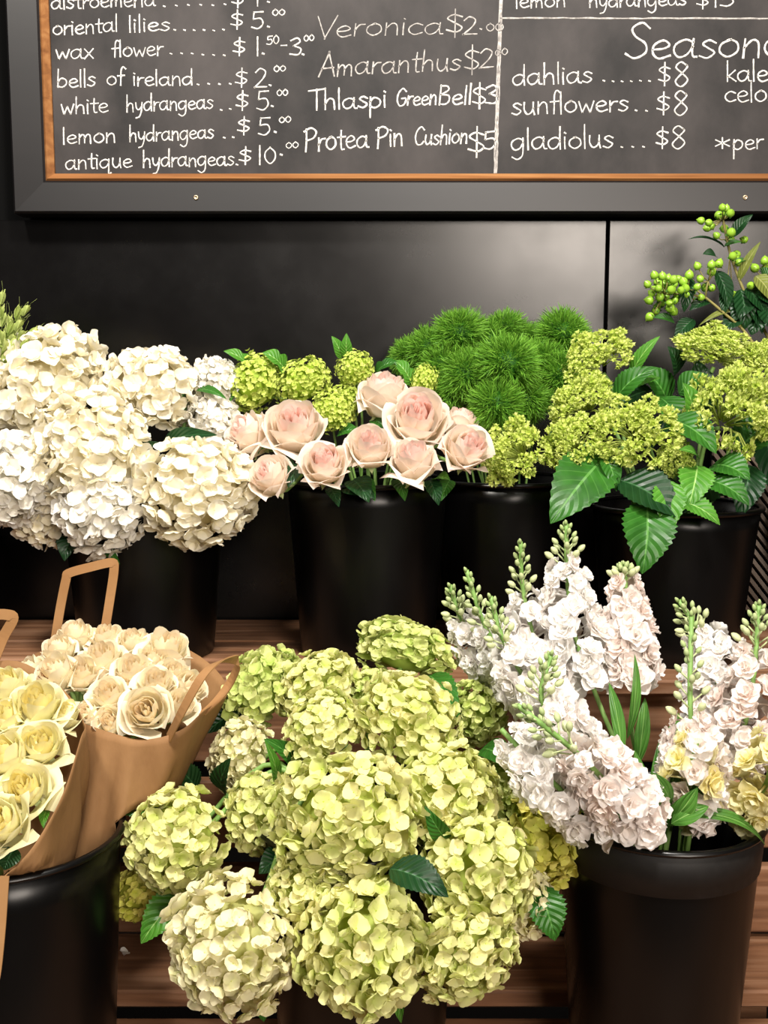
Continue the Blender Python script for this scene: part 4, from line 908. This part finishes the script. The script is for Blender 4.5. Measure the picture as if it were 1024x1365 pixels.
# ------------------------------------------------------------------ stocks
STP = [petal_tpl(300 + k, 1.0, 0.95, 0.25, 0.12, 0.11, 5, 5, 0.55, 0.05) for k in range(4)]
def stock(path, label, bk, mat, w, t0=0.0, t1=0.8, n=40, leaves=(), seed=1, bud=True, thin=1.0):
    """path: photo points (px, py, Y) from the foot of the flower spike to its tip; florets between t0 and t1, buds beyond"""
    counter[0] += 1; k0 = counter[0]; rng = np.random.default_rng(seed * 31 + k0)
    Q = [np.array(tuple(at(*p))) for p in path]; line = np.array(catmull(Q, 10))
    s = mpp(path[0][1], path[0][2])
    d0 = Vector(line[1] - line[0]).normalized(); foot = Vector(line[0])
    base, sp = stem_path(bk, k0, foot, d0, 0.0)
    root = empty('stock_flower', base, label, 'flower', 'stocks in the front bucket')
    put_stem(root, base, list(sp) + [p for p in line[1:]], 0.0027)
    o = np.array(tuple(base)); L = np.concatenate([[0], np.cumsum(np.linalg.norm(np.diff(line, axis=0), axis=1))]); L /= L[-1]
    def pt(t): return np.array([np.interp(t, L, line[:, i]) for i in range(3)])
    def tan(t): v = pt(min(1, t + .03)) - pt(max(0, t - .03)); return v / np.linalg.norm(v)
    mb = MB()
    for i in range(n):
        t = t0 + (t1 - t0) * (i + .5) / n; tt = tan(t); h = rng.normal(size=3); h -= tt * (h @ tt)
        a = i * 2.4 + rng.normal() * .3; e1 = np.cross(tt, (0.3, 0.8, 0.5)); e1 /= np.linalg.norm(e1); e2 = np.cross(tt, e1)
        out = math.cos(a) * e1 + math.sin(a) * e2
        shrink = 1.0 - 0.45 * max(0, (i / n - 0.6) / 0.4)
        r = w * s * 0.5 * (0.62 * shrink) * rng.uniform(0.85, 1.1)
        z = out + tt * 0.35 + rng.normal(size=3) * 0.25
        R1 = ortho(z[None], rng)[0]; fr = rng.uniform(0, 1); sz = 0.0185 * shrink * rng.uniform(0.85, 1.15)
        pos = pt(t) + out * r
        for lay, (m, tilt) in enumerate(((6, 0.05), (5, 0.45), (4, 0.95))):
            aa = np.arange(m) * 2 * math.pi / m + rng.uniform(0, 6) + rng.normal(size=m) * .15
            Mx = R1[None] @ rotz(aa) @ rotx(rng.normal(tilt, .2, m)) * (sz * (1 - .14 * lay))
            mb.inst(*STP[(i + lay) % 4], Mx, np.repeat((pos - o)[None], m, 0), np.full(m, fr))
        tube_mb(mb, [pt(max(0, t - .02)) - o, (pt(t) + out * r * .6) - o, pos - o], 0.0011, 4)
    link('flower_cluster', mb.mesh('flower_cluster'), M[mat], root)
    if bud:
        mb = MB()
        ov = [(0.05, -1.0), (0.45, -.75), (0.62, -.2), (0.55, .35), (0.3, .8), (0.04, 1.0)]; th = np.linspace(0, 2 * math.pi, 7, endpoint=False)
        egg = np.array([(r * math.cos(a), r * math.sin(a), z) for r, z in ov for a in th]); ec = np.repeat(np.linspace(0, 1, 6), 7)
        nb = 20
        for i in range(nb):
            u = i / (nb - 1); t = t1 - 0.02 + (1 - t1 + .02) * u; tt = tan(min(t, .99)); a = i * 2.4
            e1 = np.cross(tt, (0.3, 0.8, 0.5)); e1 /= np.linalg.norm(e1); e2 = np.cross(tt, e1); out = math.cos(a) * e1 + math.sin(a) * e2
            r = s * w * (0.20 * (1 - u) + 0.035); sz = 0.0064 * (1 - .45 * u)
            dirv = out * (1 - .55 * u) + tt * (0.7 + .5 * u); pos = pt(t) + out * r + tt * r * .5
            mb.inst(egg, grid_faces(7, 6, True), np.stack([ec, ec * 0, ec], 1), ortho(dirv[None], rng) * sz, (pos - o)[None], np.array([min(1, max(0, .9 - u * 1.1))]))
            tube_mb(mb, [pt(max(0, t - .03)) - o, pos - o - dirv / np.linalg.norm(dirv) * sz * .8], 0.0010, 4)
        link('bud_tip', mb.mesh('bud_tip'), M['bud'], root)
    for lf in leaves: add_leaf(root, base, *lf[0], **lf[1])
    return root
SL = lambda b, t, w, mat='leaf_s', **kw: ((b, t, w, mat), dict(dict(shape=1.0, fold=.2, droop=.1), **kw))
stock([(800, 940, 1.14), (770, 860, 1.17), (757, 780, 1.19), (755, 698, 1.20)], 'tallest white stock, its bud tip highest against the dark bucket', F3, 'stock', 104, 0.12, .80, 44)
stock([(770, 960, 1.15), (720, 870, 1.18), (698, 790, 1.20), (694, 722, 1.20)], 'white stock with a slim bare bud tip, next to the tallest', F3, 'stock', 84, 0.15, .72, 34)
stock([(740, 960, 1.15), (670, 890, 1.18), (618, 830, 1.20), (600, 780, 1.20)], 'outermost white stock leaning over towards the lemon hydrangeas', F3, 'stock', 88, 0.25, .80, 34)
stock([(740, 970, 1.14), (680, 890, 1.15), (645, 830, 1.16), (622, 760, 1.17)], 'white stock with a forked bud tip above the topmost lemon hydrangea', F3, 'stock', 76, 0.2, .66, 28)
stock([(780, 990, 1.10), (712, 920, 1.10), (672, 855, 1.11), (654, 795, 1.12)], 'white stock with a broad green tip in front of the forked one', F3, 'stock', 90, 0.25, .72, 32, seed=2)
stock([(842, 960, 1.13), (845, 890, 1.15), (838, 820, 1.17), (832, 752, 1.18)], 'narrow white stock standing apart under the largest hanging leaf', F3, 'stock_p', 80, 0.22, .92, 34, [SL((836, 985, 1.10), (846, 872, 1.11), 17, nrm=(.3, -.9, .2)), SL((830, 1010, 1.08), (812, 910, 1.12), 20), SL((850, 1020, 1.10), (860, 930, 1.12), 22), SL((870, 1060, 1.08), (905, 950, 1.12), 26)])
stock([(800, 1030, 1.06), (750, 985, 1.04), (722, 930, 1.03), (735, 872, 1.04)], 'white stock with knobbly green buds at its tip, in the middle', F3, 'stock', 112, 0.1, .74, 40, seed=3)
stock([(850, 1090, 0.99), (815, 1050, 0.96), (765, 1000, 0.94), (690, 940, 0.945)], 'drooping blush-white stock hanging over the bucket rim', F3, 'stock_p', 122, 0.0, .66, 46, [SL((868, 1090, 1.02), (850, 1030, 1.0), 30), SL((880, 1100, .985), (872, 1040, .97), 34, nrm=(-.6, -.7, .2))], seed=4)
stock([(790, 1090, 0.98), (745, 1050, 0.965), (705, 1010, 0.97), (668, 972, 0.985)], 'white stock lying beneath the drooping one, over the lemon hydrangeas', F3, 'stock', 106, 0.0, .92, 34, seed=5, bud=False)
stock([(920, 1080, 1.03), (925, 1020, 1.02), (920, 930, 1.03), (922, 820, 1.06)], 'white stock with a long bare green tip on the photo edge side', F3, 'stock_p', 106, 0.0, .50, 36, [SL((900, 1090, 1.0), (1022, 1130, 1.0), 26, droop=.22, nrm=(0, -.4, 1)), SL((890, 1085, 1.01), (870, 1030, .97), 30), SL((905, 1085, 1.02), (950, 1040, 1.02), 26), SL((860, 1095, 1.02), (846, 1000, 1.03), 26), SL((880, 1095, 1.03), (905, 1010, 1.04), 26), SL((845, 1095, 1.01), (822, 1020, 1.05), 26), SL((895, 1098, .99), (945, 1075, .985), 30, nrm=(.2, -.6, .7)), SL((930, 1098, 1.03), (985, 1062, 1.03), 28), SL((858, 1100, .985), (842, 1090, .955), 34, nrm=(-.5, -.7, .3)), SL((870, 1090, 1.05), (880, 985, 1.07), 24), SL((835, 1080, 1.05), (800, 1010, 1.06), 24)], seed=6)
stock([(945, 1040, 1.11), (955, 960, 1.13), (952, 880, 1.15), (905, 800, 1.17)], 'white stock behind the long green tip, its bud tip bent sideways', F3, 'stock', 116, 0.1, .80, 44, seed=7)
stock([(970, 1050, 1.09), (990, 980, 1.09), (1005, 900, 1.10), (1012, 805, 1.12)], 'white stock cut by the photo edge above the yellow ones', F3, 'stock_p', 112, 0.1, .78, 40, seed=8)
stock([(912, 1085, 1.06), (916, 1055, 1.02), (922, 1020, 1.0), (930, 985, 1.0)], 'pale yellow stock low under the white ones', F3, 'stock_y', 92, 0.1, 1.0, 14, [SL((890, 1100, 1.0), (930, 1050, .985), 34, nrm=(.3, -.6, .7)), SL((930, 1090, 1.02), (975, 1050, 1.02), 28)], seed=9, bud=False)
stock([(975, 1090, 1.06), (1012, 1060, 1.02), (1026, 1030, 1.0), (1030, 975, 1.0)], 'brighter yellow stock cut by the photo edge', F3, 'stock_y', 100, 0.15, 1.0, 22, [SL((960, 1090, 1.04), (990, 1040, 1.02), 26)], seed=10, bud=False)

# ------------------------------------------------------------------ berry sprigs
OV = [(0.02, 1.25), (0.14, 1.02), (0.62, 0.72), (0.92, 0.25), (1.0, -0.2), (0.82, -.7), (0.4, -.98), (0.02, -1.04)]
BERRY = lathe_mb(MB(), OV, 14).mesh('berry')
_c = MB()
for _k in range(4): _c.inst(*petal_tpl(400 + _k, 1.25, 0.95, 0.4, -0.15, 0.05, 3, 5, .7, .2), rotz(np.array([_k * 1.57])) @ rotx(np.array([0.35])), np.array([[0, 0, -1.0]]), np.array([.3]))
SEPAL = _c.mesh('sepals')
def c4(x, y): return 840 + x / 5.565, 260 + y / 5.565
def sprig(label, nodes, berries, leaves, main, seed):
    """main: woody stem photo points from bucket up; nodes: branch points; berries hang off the nearest node"""
    rng = random.Random(seed)
    foot = at(*main[0]); base, sp = stem_path(B5, seed, foot, Vector((-.3, -.1, .9)).normalized(), 0.0)
    root = empty('berry_sprig', base, label, 'berry sprig', 'green berry sprigs')
    o = np.array(tuple(base)); mpts = [np.array(tuple(at(*p))) for p in main]
    mb = MB(); tube_mb(mb, [p - o for p in (list(sp) + catmull(mpts, 6)[1:])], 0.0026, 7, 0.0018)
    allm = catmull(mpts, 6); nd = []
    for x, y, Y in nodes:
        q = np.array(tuple(at(*c4(x, y), Y))); j = allm[int(np.argmin([np.linalg.norm(q - a) for a in allm]))]
        tube_mb(mb, [j - o, (j + q) / 2 - o + np.array((0, 0, .004)), q - o], 0.0014, 6, 0.001); nd.append(q)
    for x, y in berries:
        Y = nodes[0][2] + rng.uniform(-.03, .02); px, py = c4(x, y)
        P = np.array(tuple(at(px, py, Y))); q = min(nd, key=lambda a: np.linalg.norm(a - P))
        d = P - q + np.array((0, 0, .01)); d /= np.linalg.norm(d); r = 5.7 * mpp(py, Y) * rng.uniform(.85, 1.1)
        tube_mb(mb, [q - o, (q + P) / 2 - o + np.array((0, 0, -.003)), P - d * r - o], 0.0008, 5)
        b = link('berry', BERRY, M['berry'], root, Vector(P) - base, frame_from(d), (r, r, r))
        link('sepals', SEPAL, M['leaf_b'], b)
    link('stem', mb.mesh('stem'), M['twig'], root)
    for lf in leaves: add_leaf(root, base, *lf[0], **lf[1])
def c4l(b, t, w, mat='leaf_d', Y=1.5, dY=-.01, **kw):
    return LF(c4(*b) + (Y,), c4(*t) + (Y + dY,), w, mat, **dict(dict(fold=.3, droop=.12), **kw))
sprig('lower sprig of small green berries over the budding hydrangeas', [(250, 740, 1.49), (430, 700, 1.49), (580, 640, 1.49)],
      [(180, 592), (240, 600), (285, 612), (325, 625), (128, 660), (203, 645), (290, 668), (160, 728), (140, 780), (220, 755), (270, 752), (335, 780), (295, 800), (200, 830), (325, 865), (145, 905), (395, 640), (440, 590), (455, 650), (375, 705), (460, 715), (520, 620), (500, 525), (605, 515), (605, 565), (660, 505), (560, 685), (612, 688), (500, 800), (240, 720), (350, 740), (190, 860), (210, 690), (250, 660), (310, 700), (330, 660), (410, 690), (360, 620), (420, 740), (180, 700), (230, 800), (300, 840), (500, 680), (530, 760)],
      [c4l((640, 560), (730, 850), 26), c4l((330, 950), (170, 910), 18, 'leaf'), c4l((420, 600), (400, 870), 24), c4l((470, 920), (330, 1080), 24), c4l((600, 780), (440, 860), 20), c4l((780, 850), (510, 970), 10, 'leaf_o')],
      [(1060, 560, 1.49)] + [c4(900, 1080) + (1.49,), c4(690, 870) + (1.49,), c4(560, 760) + (1.49,)], 3)
sprig('taller sprig of green berries reaching up to the chalkboard frame', [(690, 180, 1.50), (720, 330, 1.50), (740, 470, 1.50)],
      [(685, 90), (715, 98), (747, 132), (658, 148), (525, 190), (570, 245), (582, 205), (752, 275), (745, 328), (850, 330), (765, 450), (790, 482), (765, 740), (720, 660), (600, 230), (640, 300), (790, 440), (810, 500), (700, 250), (720, 130)],
      [c4l((700, 390), (430, 330), 18, nrm=(0, -.3, 1)), c4l((760, 310), (912, 145), 20), c4l((640, 460), (540, 440), 20), c4l((805, 640), (970, 345), 14, 'leaf_o', nrm=(-.6, -.8, 0)), c4l((860, 690), (1000, 880), 40), c4l((820, 700), (850, 1000), 34), c4l((700, 380), (830, 350), 12, 'leaf'), c4l((700, 690), (690, 900), 18), c4l((880, 760), (760, 940), 34), c4l((950, 850), (900, 1040), 36), c4l((960, 720), (1060, 820), 34), c4l((770, 520), (870, 480), 14, 'leaf'), c4l((800, 900), (700, 1010), 30)],
      [(1070, 540, 1.51)] + [c4(1000, 1010) + (1.51,), c4(860, 740) + (1.50,), c4(805, 610) + (1.50,), c4(740, 420) + (1.50,), c4(690, 180) + (1.50,)], 4)
sprig('berry sprig cut by the photo edge behind the broad budding cluster', [(1000, 600, 1.52), (930, 640, 1.52)],
      [(1000, 485), (1005, 545), (925, 540), (895, 672), (850, 960), (1040, 520), (1050, 580)],
      [c4l((930, 600), (1060, 800), 40, 'leaf_o'), c4l((1000, 800), (1060, 1010), 46), c4l((880, 780), (980, 1030), 26), c4l((1010, 640), (1090, 560), 34, 'leaf')],
      [(1085, 560, 1.53)] + [c4(1060, 1000) + (1.53,), c4(1030, 800) + (1.52,), c4(1000, 620) + (1.52,)], 5)

# ------------------------------------------------------------------ green grass spikes at the far side
def grass_tpl(seed):
    rng = np.random.default_rng(seed); mb = MB()
    for i in range(9):
        u = i / 8; a = i * 2.4; out = np.array((math.cos(a), math.sin(a), 0.0)); d = out * (.55 - .45 * u) + np.array((0, 0, .9))
        tpl = petal_tpl(seed + i, 1.0, 0.42, 0.9, 0.05, 0.03, 5, 6, .8, .3)
        for sgn in (0, math.pi):
            mb.inst(*tpl, ortho(d[None], rng) @ rotz(np.array([sgn])) @ rotx(np.array([1.35])) * 0.022, (out * .004 + np.array((0, 0, -.035 + .05 * u)))[None], np.array([rng.uniform(0, 1)]))
        p = out * .004 + np.array((0, 0, -.035 + .05 * u)) + d / np.linalg.norm(d) * .02
        tube_mb(mb, [p, p + d * .014 + rng.normal(size=3) * .003], 0.0003, 3, 0.0001)
    return mb.mesh('grass_ear')
EARS = [grass_tpl(500), grass_tpl(520)]
for k, (px, py, Y, dx, dz) in enumerate(((-2, 420, 1.48, .1, 1), (20, 432, 1.46, .5, .8), (34, 452, 1.45, .9, .5), (10, 452, 1.44, .5, .8), (-12, 445, 1.45, .1, 1), (22, 470, 1.42, .8, .5), (2, 475, 1.42, .5, .7), (-25, 430, 1.48, -.1, 1), (-20, 470, 1.43, .2, .9), (44, 463, 1.47, 1, .3))):
    P = at(px, py, Y); d = Vector((dx, -.2, dz)).normalized(); counter[0] += 1
    base, path = stem_path(B0, counter[0], P - d * .03, d, 0.0)
    root = empty('grass_stem', base, 'pale green grass spike in the bunch above the white hydrangeas', 'grass stem', 'green grass spikes')
    link('grass_ear', EARS[k % 2], M['spikelet'], root, P - base, frame_from(d)); put_stem(root, base, path, 0.0011)

# ------------------------------------------------------------------ a fallen petal on the lower tier
fp = at(172, 1276, 1.27); tp = MB()
for k in range(2): tp.inst(*petal_tpl(700 + k, 1.0, 0.9, 0.35, 0.25, 0.15, 5, 7), rotz(np.array([1.2 + 1.9 * k])) * 0.011, np.array([[0.0, 0.0, 0.0015 + .001 * k]]), np.array([.5]))
po = link('fallen_petal', tp.mesh('fallen_petal'), M['white_cool'], None, (fp.x, 1.262, TIER_A + 0.0012))
tag(po, 'tiny white fallen petal lying on the bare lower plank', 'petal')

# ------------------------------------------------------------------ slatted panel beside the shiny bucket
pc = at(1040, 745, 1.60); pr = empty('slatted_panel', (pc.x, 1.60, SHELF), 'grey-brown panel with slanting slats standing behind the shiny bucket', 'panel')
W2, H2 = 0.11, 0.30
mb = MB(); box_mb(mb, (-W2, 0.004, 0), (W2, 0.012, H2)); link('backing', mb.mesh('backing', False), M['gap'], pr)
for k in range(24):
    c = -0.16 + k * 0.0165; mb = MB(); pts = []
    # slat running down to the right, clipped to the panel's rectangle
    sl = 1.25; t0 = max(-W2, (c + W2 * 0 - H2 + 0.0) / sl * 1.0 if False else -W2); V = []
    segs = [x for x in np.linspace(-W2, W2, 60) if 0 <= c + 0.12 - sl * x <= H2 - 0.012]
    if len(segs) < 2: continue
    for x in (segs[0], segs[-1]):
        z = c + 0.12 - sl * x
        V += [(x, 0.004, z), (x, -0.006, z), (x, -0.004, z + 0.0095), (x, 0.004, z + 0.0095)]
    mb.add(V, [(0, 1, 5, 4), (1, 2, 6, 5), (2, 3, 7, 6), (0, 3, 2, 1), (4, 5, 6, 7)])
    link('slat', mb.mesh('slat', False), M['grille'], pr)
